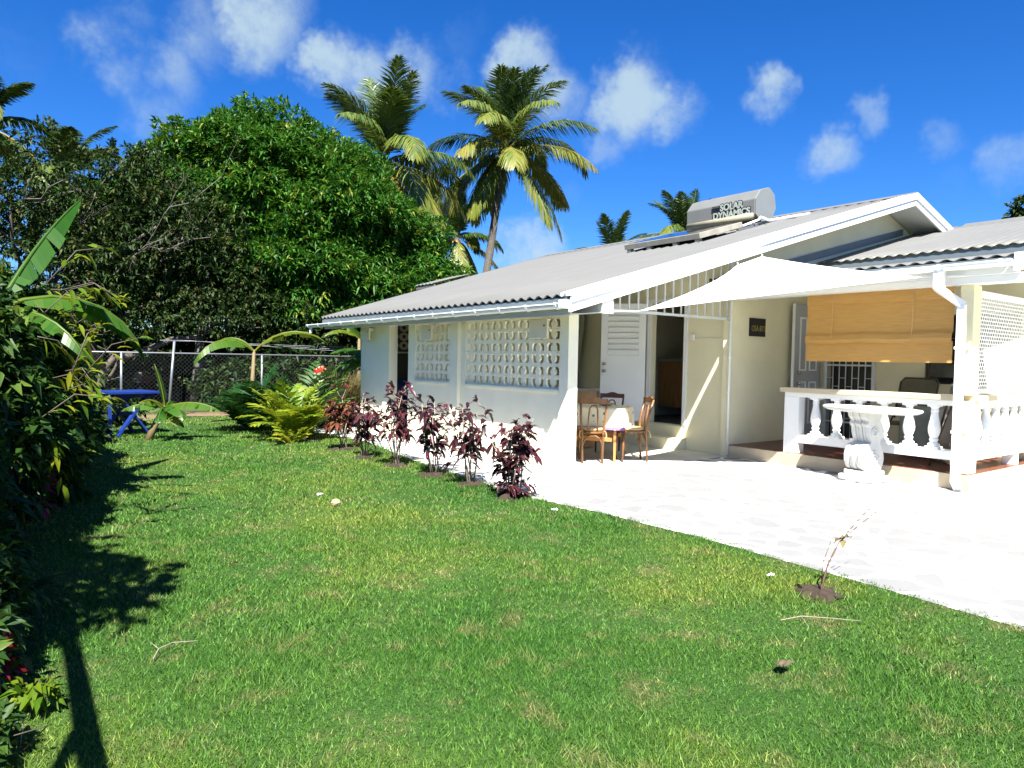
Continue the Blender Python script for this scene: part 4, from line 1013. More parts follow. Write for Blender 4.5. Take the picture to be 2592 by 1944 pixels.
# ------------------------------------------------------------------ fence, clothes line, blue table
t = thing('chain_link_fence', 'grey chain link fence with a galvanised top rail along the back of the lawn', 'fence', (4,20,0))
YFN = 20.0
b = MB(); b.tube([(-8,YFN,1.585),(16,YFN,1.615)], .022, 6); b.build('top_rail', m_galv, t, True)
for x in (-5.6,-2.8,0,2.78,6.25,9.4,12.5,15.6):
    b = MB(); b.tube([(x,YFN,-.05),(x,YFN,1.60)], .03, 8); b.build('post', m_galv, t, True)
b = MB(); P = []; F = []; cell = .105; wv_ = .0022
for sgn in (1,-1):
    x = -8-1.6
    while x < 16+1.6:
        x0, x1 = (x, x+1.56) if sgn == 1 else (x+1.56, x)
        z0, z1 = .02, 1.58
        # clip to the span
        o = len(P)
        P += [(x0-wv_,YFN+.004*sgn,z0),(x0+wv_,YFN+.004*sgn,z0),(x1+wv_,YFN+.004*sgn,z1),(x1-wv_,YFN+.004*sgn,z1)]
        F.append((o,o+1,o+2,o+3)); x += cell
b.add(P, F); b.build('wire_mesh', m_wire, t, solid=.005)
t = thing('clothesline', 'grey clothesline pole with a crossbar and white lines running to the house', 'clothesline', (4.2,19.3,0))
b = MB(); b.tube([(4.22,19.55,-.05),(4.27,19.5,.9),(3.88,19.4,1.9)] if False else [(3.74,19.4,-.05),(3.88,19.4,1.905)], .032, 8); b.build('pole', m_galv, t, True)
b = MB(); b.bar((3.55,19.4,1.92),(4.25,19.4,1.92),.03,.03); b.build('crossbar', m_galv, t)
for k, x in enumerate((3.95,4.1,4.22)):
    b = MB(); pts_ = []
    for q in np.linspace(0,1,12):
        p = np.array((x,19.4,1.93))*(1-q)+np.array((6.9+.2*k,14.4,1.80-.06*k))*q; p[2] -= .015*4*q*(1-q); pts_.append(p)
    b.tube(pts_, .003, 4); b.build('line', m_line, t)
bt = thing('picnic_table', 'small blue painted wooden table with crossed legs at the back of the lawn', 'table', (2.3,15.5,0))
def bb_(mb, a, c, w1, w2): mb.bar(a, c, w1, w2)
td = np.array((.965,.262,0)); tn = np.array((-.262,.965,0)); tc_ = np.array((2.24,15.55,0))
b = MB()
for k in range(4): b.obox(tc_+tn*(-.36+k*.24)+np.array((0,0,.83)), td, .50, tn, .112, (0,0,1), .018)
b.build('tabletop', m_blue, bt)
b = MB(); b.bar(tc_-td*.38-tn*.35+np.array((0,0,.77)), tc_+td*.38-tn*.35+np.array((0,0,.77)), .04,.08); b.bar(tc_-td*.38+tn*.35+np.array((0,0,.77)), tc_+td*.38+tn*.35+np.array((0,0,.77)), .04,.08); b.build('apron', m_blue, bt)
for sgn in (-1,1):
    for d_i, (s0, s1) in enumerate(((-1,1),(1,-1))):
        b = MB(); off = tn*(.33*sgn+.025*d_i)
        b.bar(tc_+td*.30*s0+off+np.array((0,0,.0)), tc_+td*.26*s1+off+np.array((0,0,.78)), .035,.13, up=tn); b.build('leg', m_blue, bt)
b = MB(); b.bar(tc_-tn*.34+np.array((0,0,.40)), tc_+tn*.34+np.array((0,0,.40)), .05,.08); b.build('cross_rail', m_blue, bt)
b = MB(); b.bar(tc_-td*.42-tn*.30, tc_-td*.42-tn*.30+np.array((0,0,.80)), .06,.06, up=(1,0,0)); b.build('end_post', m_blue, bt)

# ------------------------------------------------------------------ vegetation builders
def frond(L, elev, az, droop, nl, lfl, lfw, hang=.35, base=(0,0,0), wind=(0,0,0), rb=.03, rshift=0.0, spread=.8, rvar=.12):
    """returns leaflet arrays + rachis points"""
    n = 22; s = np.linspace(0,1,n); pit = elev-droop*s**1.25
    seg = L/(n-1); pts = [np.array(base, float)]
    wind = np.array(wind, float)
    for i in range(1, n):
        d = np.array((math.cos(pit[i])*math.cos(az), math.cos(pit[i])*math.sin(az), math.sin(pit[i])))+wind*s[i]**1.5
        pts.append(pts[-1]+seg*d/np.linalg.norm(d))
    pts = np.array(pts)
    q = np.repeat(np.linspace(.10,.995,nl), 2); sg = np.tile(np.array((1,-1)), nl)
    q = np.clip(q+rng.normal(0,.004,len(q)), .06, 1)
    P = np.stack([np.interp(q, s, pts[:,k]) for k in range(3)], 1)
    T = unit(np.stack([np.interp(q, s, np.gradient(pts[:,k])) for k in range(3)], 1))
    hz = np.array((-math.sin(az), math.cos(az), 0)); Sd = np.tile(hz, (len(q),1))*sg[:,None]
    prof = np.clip(np.sin(np.pi*np.clip(q*.93+.08,0,1))**.55, .25, 1)*lfl*rng.uniform(.85,1.1,len(q))
    up = np.cross(T, np.tile(hz,(len(q),1))); up *= np.sign(up[:,2:3]+1e-6)
    D = unit(Sd*spread+T*(.45+.5*q[:,None])+up*.15+rng.normal(0,.08,(len(q),3)))
    z = np.array((0,0,1.))
    P1 = P+D*(prof*.5)[:,None]-z*(hang*.22*prof)[:,None]
    D2 = unit(D+wind*.5-z*hang*1.3)
    P2 = P1+D2*(prof*.5)[:,None]
    wd = unit(np.cross(D, up+rng.normal(0,.15,D.shape)))*lfw/2
    V = np.stack([P-wd*.5, P+wd*.5, P1+wd, P1-wd, P2+wd*.12, P2-wd*.12], 1).reshape(-1,3)
    b = np.arange(len(q))[:,None]*6
    F = np.concatenate([b+np.array([[0,1,2,3]]), b+np.array([[3,2,4,5]])], 0)
    rr = np.clip(np.repeat(rshift+rng.normal(0,rvar,len(q))+.10*(q-.5), 6), 0, 1)
    mb = MB(); mb.tube(pts[::3].tolist()+[pts[-1].tolist()], list(np.linspace(rb, rb*.2, len(pts[::3])+1)), 5)
    Vr = np.array(mb.v); Fr = [f for f in mb.f if len(f) == 4]
    parts = (V, F, rr), (Vr, np.array(Fr), np.full(len(Vr), min(1.0, rshift+.35)))
    return merge(parts)

def palm(label, base, top, fl, nf, seed, group, wind, elevs=None, tr=(.20,.13), nl=100, lw_=.075, trunk=True):
    global rng
    old = rng; rng = np.random.default_rng(seed)
    t = thing('coconut_palm', label, 'palm', base, group)
    base = np.array(base, float); top = np.array(top, float)
    mb = MB(); pts = []; rad = []
    for q in np.linspace(0,1,26):
        p = base*(1-q)+top*q; p[0] += .5*math.sin(q*2.6)*(1-q); pts.append(p); rad.append(tr[0]*(1-q)+tr[1]*q+(.012 if len(pts) % 2 else 0))
    mb.tube(pts, rad, 10); mb.build('trunk', m_palmt, t, False)
    for i in range(nf):
        f = i/(nf-1); az = i*2.399+rng.normal(0,.2)
        if f < .36: el = R(rng.uniform(66,86)); dr_ = R(rng.uniform(20,70)); L = fl*rng.uniform(.62,.85); hg = .45
        elif f < .62: el = R(rng.uniform(22,52)); dr_ = R(rng.uniform(70,115)); L = fl*rng.uniform(.80,1.0); hg = .95
        else: el = R(rng.uniform(-50,12)); dr_ = R(rng.uniform(45,75))*(1 if el > -.4 else .5); L = fl*rng.uniform(.80,1.0); hg = 1.25
        V, F, rr = frond(L, el, az, dr_, nl, fl*.235, lw_, hg, top+np.array((math.cos(az)*.12,math.sin(az)*.12,.1-.25*f)), wind, .035,
                         np.clip(.20+.58*f**1.2+rng.normal(0,.06),0,.85), .62)
        np_mesh('frond', V, F, l_palm, t, rr)
    for k in range(7):
        mb = MB(); a = k*2.1; c = top+np.array((.24*math.cos(a),.24*math.sin(a),-.28-.05*(k%3))); mb.lathe([(.02,c[2]-.14),(.09,c[2]-.07),(.11,c[2]),(.08,c[2]+.09),(.02,c[2]+.13)], (c[0],c[1]), 8); mb.build('coconut', m_oran, t, True)
    rng = old
    return t

def banana(label, base, stem_h, lvs, seed, group=None, lean=(0,0), sr=.075, sc=1.0):
    """lvs: (azimuth deg, elevation deg, droop deg, length, width, rnd)"""
    global rng
    old = rng; rng = np.random.default_rng(seed)
    t = thing('banana_plant', label, 'banana plant', base, group); base = np.array(base, float); top = base+np.array((lean[0],lean[1],stem_h))
    mb = MB(); mb.tube([base-(0,0,.03), base*.6+top*.4, top], [sr*1.25,sr,sr*.6], 9); mb.build('stem', m_stem, t, True)
    for (az, el, dr, L, Wd, rn) in lvs:
        az, el, dr = R(az), R(el), R(dr); n = 22; s = np.linspace(0,1,n); pit = el-dr*s**1.2
        pts = [top+np.array((0,0,-.05))]
        for i in range(1, n): pts.append(pts[-1]+L/(n-1)*np.array((math.cos(pit[i])*math.cos(az), math.cos(pit[i])*math.sin(az), math.sin(pit[i]))))
        pts = np.array(pts); hz = np.array((-math.sin(az), math.cos(az), 0))
        V = []; F = []; rr = []
        for sg in (-1,1):
            drp = .3 if el > 1.2 else .7
            for i in range(3, n-1):
                if rng.random() < .3: drp = rng.uniform(.1,.6) if el > 1.2 else rng.uniform(.35,1.25)
                q0, q1 = s[i], s[i+1]
                w0 = Wd/2*math.sin(math.pi*min(1,((q0-.13)/.87)**.75*.97+.02))**.7; w1 = Wd/2*math.sin(math.pi*min(1,((q1-.13)/.87)**.75*.97+.02))**.7 if i < n-2 else .01
                tear = .05 if rng.random() < .35 else 0
                a, b_ = pts[i], pts[i+1]; T = (b_-a)
                up = np.cross(T, hz); up = up/np.linalg.norm(up); up *= (1 if up[2] > 0 else -1)
                def edge(p, w_, k): return p+hz*sg*w_*math.cos(drp*.9)*k+up*w_*.12*k-np.array((0,0,1.))*w_*math.sin(drp*.9)*k
                o = len(V); a2 = a+T*tear
                V += [a, b_, edge(b_,w1,.55), edge(a,w0,.55), edge(b_-T*tear,w1,1), edge(a2,w0,1)]
                F += [(o,o+1,o+2,o+3),(o+3,o+2,o+4,o+5)]
                r_ = np.clip(rn+rng.normal(0,.06),0,1); rr += [r_+.05,r_+.05,r_,r_,r_+.06,r_+.06]
        mb = MB(); mb.tube(pts[::3].tolist()+[pts[-1].tolist()], list(np.linspace(.028,.004,len(pts[::3])+1)), 5)
        Vr = np.array(mb.v); Fr = np.array([f for f in mb.f if len(f) == 4])
        v, f, r_ = merge([(np.array(V), np.array(F), np.array(rr)), (Vr, Fr, np.full(len(Vr), min(1,rn+.3)))])
        np_mesh('leaf', v, f, l_banana, t, r_)
    rng = old
    return t

def croton(label, base, h, spread, nst, nleaf, mat, seed, group, bare=.35, L=.165, W=.07, twigs=0):
    global rng
    old = rng; rng = np.random.default_rng(seed)
    t = thing('purple_shrub', label, 'shrub', base, group); base = np.array(base, float)
    mb = MB(); P = []; D = []
    for i in range(nst):
        az = i*2.4+rng.normal(0,.5); tip = base+np.array((spread*math.cos(az)*rng.uniform(.35,1), spread*math.sin(az)*rng.uniform(.35,1), h*rng.uniform(.72,1.0)))
        if i == 0: tip = base+np.array((rng.normal(0,.05),rng.normal(0,.05),h))
        b0 = base+np.array((rng.normal(0,.035),rng.normal(0,.035),-.02)); m = b0*.5+tip*.5+np.array((rng.normal(0,.04),rng.normal(0,.04),.03))
        mb.tube([b0,m,tip], [.011,.008,.004], 5)
        k = int(nleaf/nst*rng.uniform(.7,1.3))
        for j in range(k):
            q = bare+(1-bare)*rng.random()**.8; p = (1-q)**2*b0+2*q*(1-q)*m+q*q*tip
            a = rng.random()*6.28; d = np.array((math.cos(a),math.sin(a),rng.normal(.25,.4)))
            if q > .93: d[2] += .9
            P.append(p+rng.normal(0,.012,3)); D.append(d)
            if j % 6 == 0:
                e = p+d*np.array((.13,.13,.12)); mb.tube([p,e], [.005,.003], 4)
                for _ in range(4): P.append(e+rng.normal(0,.012,3)); D.append(d+rng.normal(0,.7,3))
    for i in range(twigs):
        a = rng.random()*6.28; p = base+np.array((.03*math.cos(a),.03*math.sin(a),h*.5)); e = base+np.array((.32*math.cos(a)+.12,.32*math.sin(a)-.1,h*rng.uniform(.75,1.12)))
        mb.tube([p,(p+e)/2+np.array((0,0,.05)),e], [.005,.004,.002], 4)
    mb.build('stem', m_twig, t, True)
    n = len(P); V, F, rr = broad(np.array(P), np.array(D), L*rng.uniform(.6,1.25,n), W*rng.uniform(.7,1.2,n), np.clip(rng.normal(.4,.25,n),0,1), .22, .5)
    np_mesh('foliage', V, F, mat, t, rr)
    rng = old
    return t

def branch_tree(name, label, cat, base, limbs, twig_n, lobes, n, per, L, W, mat, trunk_mat, seed, group=None, r0=.22, depth=3, inner=.3, **kw):
    global rng
    old = rng; rng = np.random.default_rng(seed)
    t = thing(name, label, cat, base, group); base = np.array(base, float)
    mb = MB(); tw = MB(); ends = []
    def grow(p, e, r, lev):
        p = np.array(p, float); e = np.array(e, float); L_ = np.linalg.norm(e-p)
        pts = [p]; k = 4
        for i in range(1, k+1):
            q = p+(e-p)*i/k+rng.normal(0, L_*.045, 3)*(1 if i < k else 0); pts.append(q)
        (mb if (lev == 0 or kw.get('one')) else tw).tube(pts, list(np.linspace(r, r*.5, k+1)), 7 if lev < 2 else 4)
        if lev >= depth: ends.append(e); return
        for c in range(twig_n):
            i = rng.integers(1, k+1); s_ = pts[i]; d = unit(unit(e-p)+rng.normal(0,.75,3)+np.array((0,0,.12)))
            grow(s_, s_+d*L_*rng.uniform(.35,.62), r*.45*(1-.1*i), lev+1)
    for (a, e, r) in limbs: grow(a, e, r, 0)
    mb.build('trunk', trunk_mat, t, True)
    if tw.v: tw.build('branches', trunk_mat if kw.get('same', False) else m_barkl, t, True)
    kw.pop('same', None); kw.pop('one', None)
    P, Dn = blobs(lobes, n, inner=inner)
    V, F, rr = rosettes(P, Dn, per, L, W, **kw)
    np_mesh('crown', V, F, mat, t, rr)
    rng = old
    return t

# ------------------------------------------------------------------ trees
GP = 'tall coconut palms behind the house'
palm('tall coconut palm in front of the clouds, just right of the mango tree', (16.7,35.8,0), (17.6,35.4,12.3), 6.5, 32, 11, GP, (-.28,-.12,.0))
palm('tall coconut palm with long drooping yellow fronds and its bare trunk above the roof edge', (22.6,35,0), (25.4,35,14.35), 6.6, 36, 23, GP, (-.12,-.05,.0), tr=(.26,.19))
palm('lower dark palm crown squeezed between the mango tree and the tall palm', (28.0,45,0), (28.3,45,10.6), 4.6, 22, 31, GP, (-.1,0,0), tr=(.3,.22))
GS = 'palm tops peeping over the roof ridge'
palm('dark palm top peeping over the roof left of the water heater', (39.6,40,0), (39.6,40,9.5), 4.8, 15, 41, GS, (-.25,0,0))
palm('yellowish wind bent palm top right behind the water heater tank', (47.6,40,0), (47.9,40,12.3), 5.4, 22, 43, GS, (-.6,-.1,0))
GL = 'wind bent palms at the left edge'
palm('dark palm cut off by the left edge of the photo', (-.2,30,0), (.0,30,9.2), 2.9, 18, 51, GL, (.15,0,-.1))
palm('dark bent palm crown rising behind the bare branched tree', (2.4,31,0), (2.5,31,8.0), 3.2, 16, 53, GL, (.4,0,-.1))

# mango tree
old = rng; rng = np.random.default_rng(77)
mg = thing('mango_tree', 'huge rounded bright green mango tree beyond the back fence', 'tree', (10.5,27,0))
LB = [((9.6,27,6.2),(4.6,4.0,3.9)),((7.4,26,7.6),(2.6,2.4,2.6)),((12.6,26.5,4.9),(3.5,3.2,3.0)),((5.6,27,5.9),(2.6,2.6,2.7)),((10.5,25.3,6.6),(2.8,2.4,2.5)),((13.9,26.5,3.6),(2.7,2.6,2.2)),((8.6,24.6,4.6),(2.5,2.2,2.2)),((11.6,24.4,3.6),(2.4,2.0,1.7)),((8.2,27,8.5),(2.0,2.0,1.7)),((4.2,27,5.2),(2.2,2.0,2.2))]
P, Dn = blobs(LB, 18000, inner=.80, zmin=1.6)
V, F, rr = rosettes(P, Dn, 10, .29, .07, spread=.8, droop=.22, up=.3, rvar=.30)
P2, D2_ = blobs([(c_, tuple(np.array(r_)*.84)) for c_, r_ in LB], 6500, inner=.7, zmin=1.4)
V, F, rr = merge([(V, F, rr), rosettes(P2, D2_, 9, .42, .15, spread=.9, droop=.25, up=.1)])
np_mesh('crown', V, F, l_mango, mg, rr)
mb = MB(); mb.tube([(10.4,27,-.1),(10.2,27,1.6),(10.5,27,3.6)], [.5,.42,.36], 10)
for e in ((7,26,6),(13,26.5,4.6),(9,25,5.5),(11,28,7),(8,28,7)): mb.tube([(10.3,27,2.2),((10.3+e[0])/2,(27+e[1])/2,e[2]*.62),e], [.26,.17,.07], 7)
mb.build('trunk', m_bark, mg, True)
rng = old

# bare branched dark tree at the left behind the fence
branch_tree('umbrella_tree', 'spreading dark tree with bare grey twigs and sparse dull leaves at the left', 'tree', (.6,24,0),
    [((.6,24,-.1),(.9,24,2.6),.26),((.9,24,2.4),(4.6,23.4,4.6),.09),((.9,24,2.4),(-1.0,23.5,4.8),.09),((.9,24,2.5),(2.4,23.6,5.2),.08),((.9,24,2.2),(5.6,23.2,3.4),.08),((1.2,24,2.6),(4.0,22.4,5.2),.07),((.8,24,2.6),(.6,22.6,5.2),.07)],
    4, [((1.2,24,6.0),(3.2,2.2,1.7)),((4.6,23.6,5.4),(2.5,2.0,1.5)),((-1.8,24,5.6),(2.2,2.0,1.9)),((6.2,23.6,3.9),(2.0,1.6,1.1)),((2.2,23.4,4.2),(2.6,1.8,1.0)),((3.6,24,7.0),(1.5,1.4,.8))],
    3800, 9, .19, .07, l_dark, m_bark, 91, depth=3, inner=.15, spread=1.1, droop=.2, up=0., r0=.2)
branch_tree('thorn_tree', 'dull low tree with a long horizontal limb under the mango crown', 'tree', (2.2,22.6,0),
    [((2.2,22.6,-.1),(3.0,22.6,1.5),.16),((3.0,22.6,1.4),(5.6,22.5,2.6),.11),((2.7,22.6,1.2),(1.2,22.4,2.8),.09)],
    3, [((3.2,22.8,2.7),(1.7,1.0,.8)),((5.6,22.6,2.9),(1.5,1.0,.75)),((1.4,22.6,2.7),(1.3,1.0,.8)),((7.4,23,2.7),(1.6,1.0,.9)),((9.4,23.2,2.5),(1.4,1.0,.8))],
    1500, 8, .15, .07, l_dark, m_bark, 93, depth=2, one=True, inner=.3, spread=1.1, droop=.2, up=0.)
t = thing('grey_trunk_tree', 'slim tree with a straight pale grey trunk behind the fence', 'tree', (5.3,23.6,0))
b = MB(); b.tube([(5.3,23.6,-.1),(5.42,23.6,1.2),(5.5,23.6,2.6),(5.7,23.6,4.4)], [.17,.15,.13,.1], 8); b.build('trunk', m_barkl, t, True)
P, Dn = blobs([((5.8,23.8,4.6),(1.2,1.0,.9))], 260, inner=.4); V, F, rr = rosettes(P, Dn, 8, .18, .07); np_mesh('crown', V, F, l_under, t, rr)
# understory beyond the fence
GU = 'bushes in the thicket beyond the fence'
UND = [(-3.5,22,2.2,'darkest leafy bush beyond the fence at the far left'),(-.5,21.6,1.6,'low bush beyond the fence behind the left hedge'),(1.4,24.5,2.0,'round bush beyond the fence behind the blue table'),
       (6.8,22.0,1.5,'bush beyond the fence behind the young banana plant'),(8.4,23.0,2.2,'tall bush beyond the fence under the mango crown'),(5.0,26.5,2.6,'bush beyond the fence behind the grey trunk'),
       (10.4,22.4,1.7,'bush beyond the fence behind the yellow palm clump'),(12.6,23.4,2.3,'bush beyond the fence nearest the house'),(3.4,28.5,2.4,'farthest bush between the two dark trees'),(15.2,24.5,2.6,'bush beyond the fence hidden by the house end'),(-.8,27.5,3.2,'tall bush behind the bare branched tree'),(8.2,29.5,3.0,'bush at the foot of the mango tree')]
for i, (x, y, h, lab) in enumerate(UND):
    shrub('thicket_bush', lab, 'bush', (x,y,0), [((x,y,h*.5),(1.5,1.2,h*.55)),((x+.7,y-.3,h*.35),(1.2,1.0,h*.38)),((x-.8,y+.2,h*.4),(1.1,1.0,h*.42))], 520, 8, .24, .10, l_under, GU, inner=.4, spread=1.0, droop=.25)
# far wood
old = rng; rng = np.random.default_rng(5)
LBW = [((x, 58+4*math.sin(x*.3), 1.8), (4.5, 3, 2.6+1.4*math.sin(x*.7)**2)) for x in np.arange(-45, 60, 5.0)]
P, Dn = blobs(LBW, 4200, inner=.7, zmin=.1); V, F, rr = rosettes(P, Dn, 6, .9, .42, spread=1.0)
fw_ = np_mesh('far_wood', V, F, l_under, None, rr); fw_['kind'] = 'stuff'
rng = old
GR = 'dark tree tops beyond the wing roof'
for (x, y, h, r_, lab) in ((42,12.6,9.7,1.1,'dark rounded tree top at the right edge above the wing roof'),(62,32.5,13.2,1.5,'tiny tree top just showing over the wing roof ridge')):
    t = thing('broadleaf_tree', lab, 'tree', (x,y,0), GR); b = MB(); b.tube([(x,y,-.1),(x,y,h)], [.3,.15], 7); b.build('trunk', m_bark, t, True)
    P, Dn = blobs([((x,y,h-.4),(r_*1.3,r_*1.3,r_)),((x+1,y-1,h-1.3),(r_*1.3,r_*1.3,r_))], 700, inner=.5); V, F, rr = rosettes(P, Dn, 8, .35, .16); np_mesh('crown', V, F, l_under, t, rr)

# stack of boards beyond the fence
t = thing('board_stack', 'stack of pale and red boards on the ground beyond the fence', 'stack', (4.1,26,0))
for k in range(4):
    b = MB(); b.box(3.35,4.2,25.9,26.2,.62+k*.09,.69+k*.09); b.build('pale_board', m_rack, t)
for k in range(3):
    b = MB(); b.box(4.2,5.2,25.85,26.2,.60+k*.085,.67+k*.085); b.build('red_board', m_redp, t)
b = MB(); b.box(3.4,3.6,25.9,26.2,0,.618); b.build('support_block', m_rack, t)
b = MB(); b.box(4.9,5.1,25.9,26.2,0,.597); b.build('support_block', m_rack, t)

# ------------------------------------------------------------------ garden plants
GB = 'banana plants in the back garden'
banana('young banana plant beside the blue table', (2.44,14.42,0), .62, [(150,84,14,.85,.34,.5),(-32,24,55,1.05,.42,.55),(-75,25,80,.80,.40,.4),(-110,15,70,.75,.34,.3),(170,25,60,.75,.32,.45),(-75,-10,40,.6,.28,.8),(60,35,80,.7,.3,.3),(215,45,70,.65,.3,.65),(-50,-25,30,.55,.22,.95)], 3, GB, lean=(.28,0), sr=.06)
banana('banana plant with a tall pale stem and two arching leaves behind the yellow clump', (5.05,17.0,0), 1.72, [(190,42,118,1.75,.50,.55),(-25,52,92,1.9,.46,.75),(150,60,110,1.1,.36,.5)], 5, GB, lean=(.08,0), sr=.055)
banana('banana plant half hidden behind the end of the house wall', (7.9,16.2,0), 1.55, [(195,35,60,1.5,.55,.35),(215,45,110,1.5,.5,.4),(200,10,60,1.45,.5,.75),(180,70,60,1.5,.5,.3),(230,60,130,1.3,.45,.9),(170,20,80,1.3,.5,.2)], 8, GB, sr=.09)
banana('banana plant with a raised ragged leaf sticking out of the left hedge', (.12,8.6,0), 2.05, [(50,56,18,1.85,.50,.22),(8,32,110,1.7,.52,.45),(30,10,80,1.2,.38,.35),(-40,5,70,1.1,.34,.4),(200,50,70,1.3,.4,.3),(-15,-8,60,1.2,.3,.5)], 13, GB, sr=.09)
banana('banana leaves rising behind the far end of the roof', (12.9,20.5,0), 3.1, [(180,70,60,1.4,.4,.5),(150,60,80,1.5,.4,.45),(100,50,70,1.3,.4,.5),(220,65,90,1.3,.4,.7)], 17, GB, sr=.1)
banana('small banana leaf showing above the roof gutter end', (9.3,20.3,0), 2.2, [(185,40,80,1.3,.34,.7),(140,60,80,1.1,.3,.6)], 19, GB, sr=.07)

GA = 'feathery palm clumps at the end of the patio'
def clump(label, base, nf, L, mat, seed, rs, group, lw_=.05, nl=14, el0=78):
    global rng
    old = rng; rng = np.random.default_rng(seed)
    t = thing('palm_clump', label, 'palm clump', base, group)
    for i in range(nf):
        az = i*2.399+rng.normal(0,.3); f = (i+.5)/nf; el = R(el0)-R(38)*f
        b0 = np.array(base)+np.array((.14*math.cos(az)*f,.14*math.sin(az)*f,0))
        V, F, rr = frond(L*rng.uniform(.65,1.1), el, az, R(25)+R(50)*rng.random(), nl, L*.30, lw_, .35, b0, (0,0,0), .012, rs+rng.normal(0,.12), .7)
        np_mesh('frond', V, F, mat, t, rr)
    rng = old
    return t
clump('yellow green feathery palm clump at the end of the patio', (4.85,13.4,0), 34, 1.2, l_areca, 61, .45, GA, .062, 16, 92)
clump('dark green palm clump left of the yellow one', (4.60,15.2,0), 32, 1.35, l_green, 63, .35, GA, .07, 15, 88)
clump('mid green palm clump behind the yellow one', (5.7,15.0,0), 22, 1.6, l_green, 65, .75, GA, .07, 14)
clump('small low palm tuft at the lawn edge under the yellow clump', (4.55,12.75,0), 10, .5, l_areca, 67, .6, GA, .05, 10)
t = thing('red_heliconia', 'bright red heliconia bract among dark leaves by the patio end', 'flower', (6.25,15.6,0))
b = MB(); b.tube([(6.25,15.6,0),(6.25,15.6,1.0),(6.22,15.6,1.24)], [.015,.012,.01], 5); b.build('stem', m_twig, t, True)
b = MB()
for k in range(6):
    a = R(-45+18*k); c = np.array((6.22,15.6,1.12)); d = np.array((math.sin(a),-.2,math.cos(a))); n2 = np.array((math.cos(a),0,-math.sin(a)))
    b.add([c-n2*.02,c+d*.15+n2*.06,c+d*.27,c+d*.15-n2*.06,c+d*.15+np.array((0,-.05,0))], [(0,1,4),(1,2,4),(2,3,4),(3,0,4)])
b.build('bract', m_red, t)
P, Dn = blobs([((6.2,15.7,.6),(.35,.3,.55))], 60, inner=.4); V, F, rr = rosettes(P, Dn, 5, .3, .08); np_mesh('foliage', V, F, l_green, t, rr)
# dry grass clump
t = thing('dry_grass_clump', 'tall straw coloured grass clump in front of the fence beside the house', 'grass clump', (8.1,19.0,0))
n = 900; a = rng.random(n)*6.28; r_ = rng.random(n)*.5; P = np.stack([8.1+r_*np.cos(a),19.0+r_*np.sin(a),np.zeros(n)],1)
D = np.stack([np.cos(a)*.45,np.sin(a)*.45,np.ones(n)],1)+rng.normal(0,.15,(n,3)); V, F, rr = leaves(P, D, rng.uniform(1.0,1.8,n), .035, rng.random(n), .2, .25)
np_mesh('blades', V, F, l_straw, t, rr)

# purple shrubs along the house
GC = 'purple shrubs along the patio edge'
croton('rusty purple shrub farthest along the patio edge', (4.98,11.48,0), .88, .30, 7, 180, l_crotr, 101, GC, .38)
croton('sparse purple shrub second from the far end of the row', (4.88,10.36,0), .98, .26, 6, 105, l_croton, 102, GC, .3)
croton('tallest purple shrub in front of the dark doorway', (4.92,9.38,0), 1.12, .30, 7, 140, l_croton, 103, GC, .42)
croton('purple shrub with wide side leaves in front of the pilaster', (4.95,8.37,0), 1.02, .36, 7, 135, l_croton, 104, GC, .3, L=.185)
croton('purple shrub with pale bare lower stems below the wide breeze panel', (5.0,7.52,0), .98, .30, 7, 130, l_croton, 105, GC, .42)
croton('dense bushy purple shrub nearest the house corner', (4.95,6.56,0), .86, .32, 9, 230, l_croton, 106, GC, .08, L=.155, twigs=5)
for i, (x, y) in enumerate(((4.98,11.48),(4.88,10.36),(4.92,9.38),(4.95,8.37),(5.0,7.52),(4.95,6.56))): soil(x, y, .21, 200+i)
soil(4.70,2.62,.19,300); soil(4.85,13.3,.45,301)
# sapling
t = thing('bare_sapling', 'thin bent sapling stick with one yellowed leaf beside the patio', 'sapling', (4.683,2.60,0))
b = MB(); b.tube([(4.683,2.60,-.02),(4.69,2.6,.06),(4.76,2.6,.20),(4.90,2.6,.34),(5.15,2.6,.42),(5.49,2.6,.515)], [.009,.008,.006,.0045,.003,.0015], 6).tube([(4.95,2.6,.36),(5.15,2.61,.45),(5.37,2.62,.53)], [.004,.003,.0015], 5).tube([(4.69,2.6,.08),(4.69,2.6,.22),(4.80,2.6,.375)], [.004,.003,.0015], 5); b.build('stem', m_twig if False else M('brown_twig',(.085,.05,.035),.8,.2), t, True)
V, F, rr = leaves(np.array([(4.98,2.6,.37),(4.95,2.6,.36),(4.97,2.58,.37),(4.96,2.6,.35)]), np.array([(-.9,-.2,.25),(-.8,.2,-.1),(-.5,-.5,.3),(-.6,-.3,-.35)]), .085, .05, np.array((.3,.1,.7,.5)), .35, .2)
np_mesh('leaf', V, F, l_straw, t, rr)

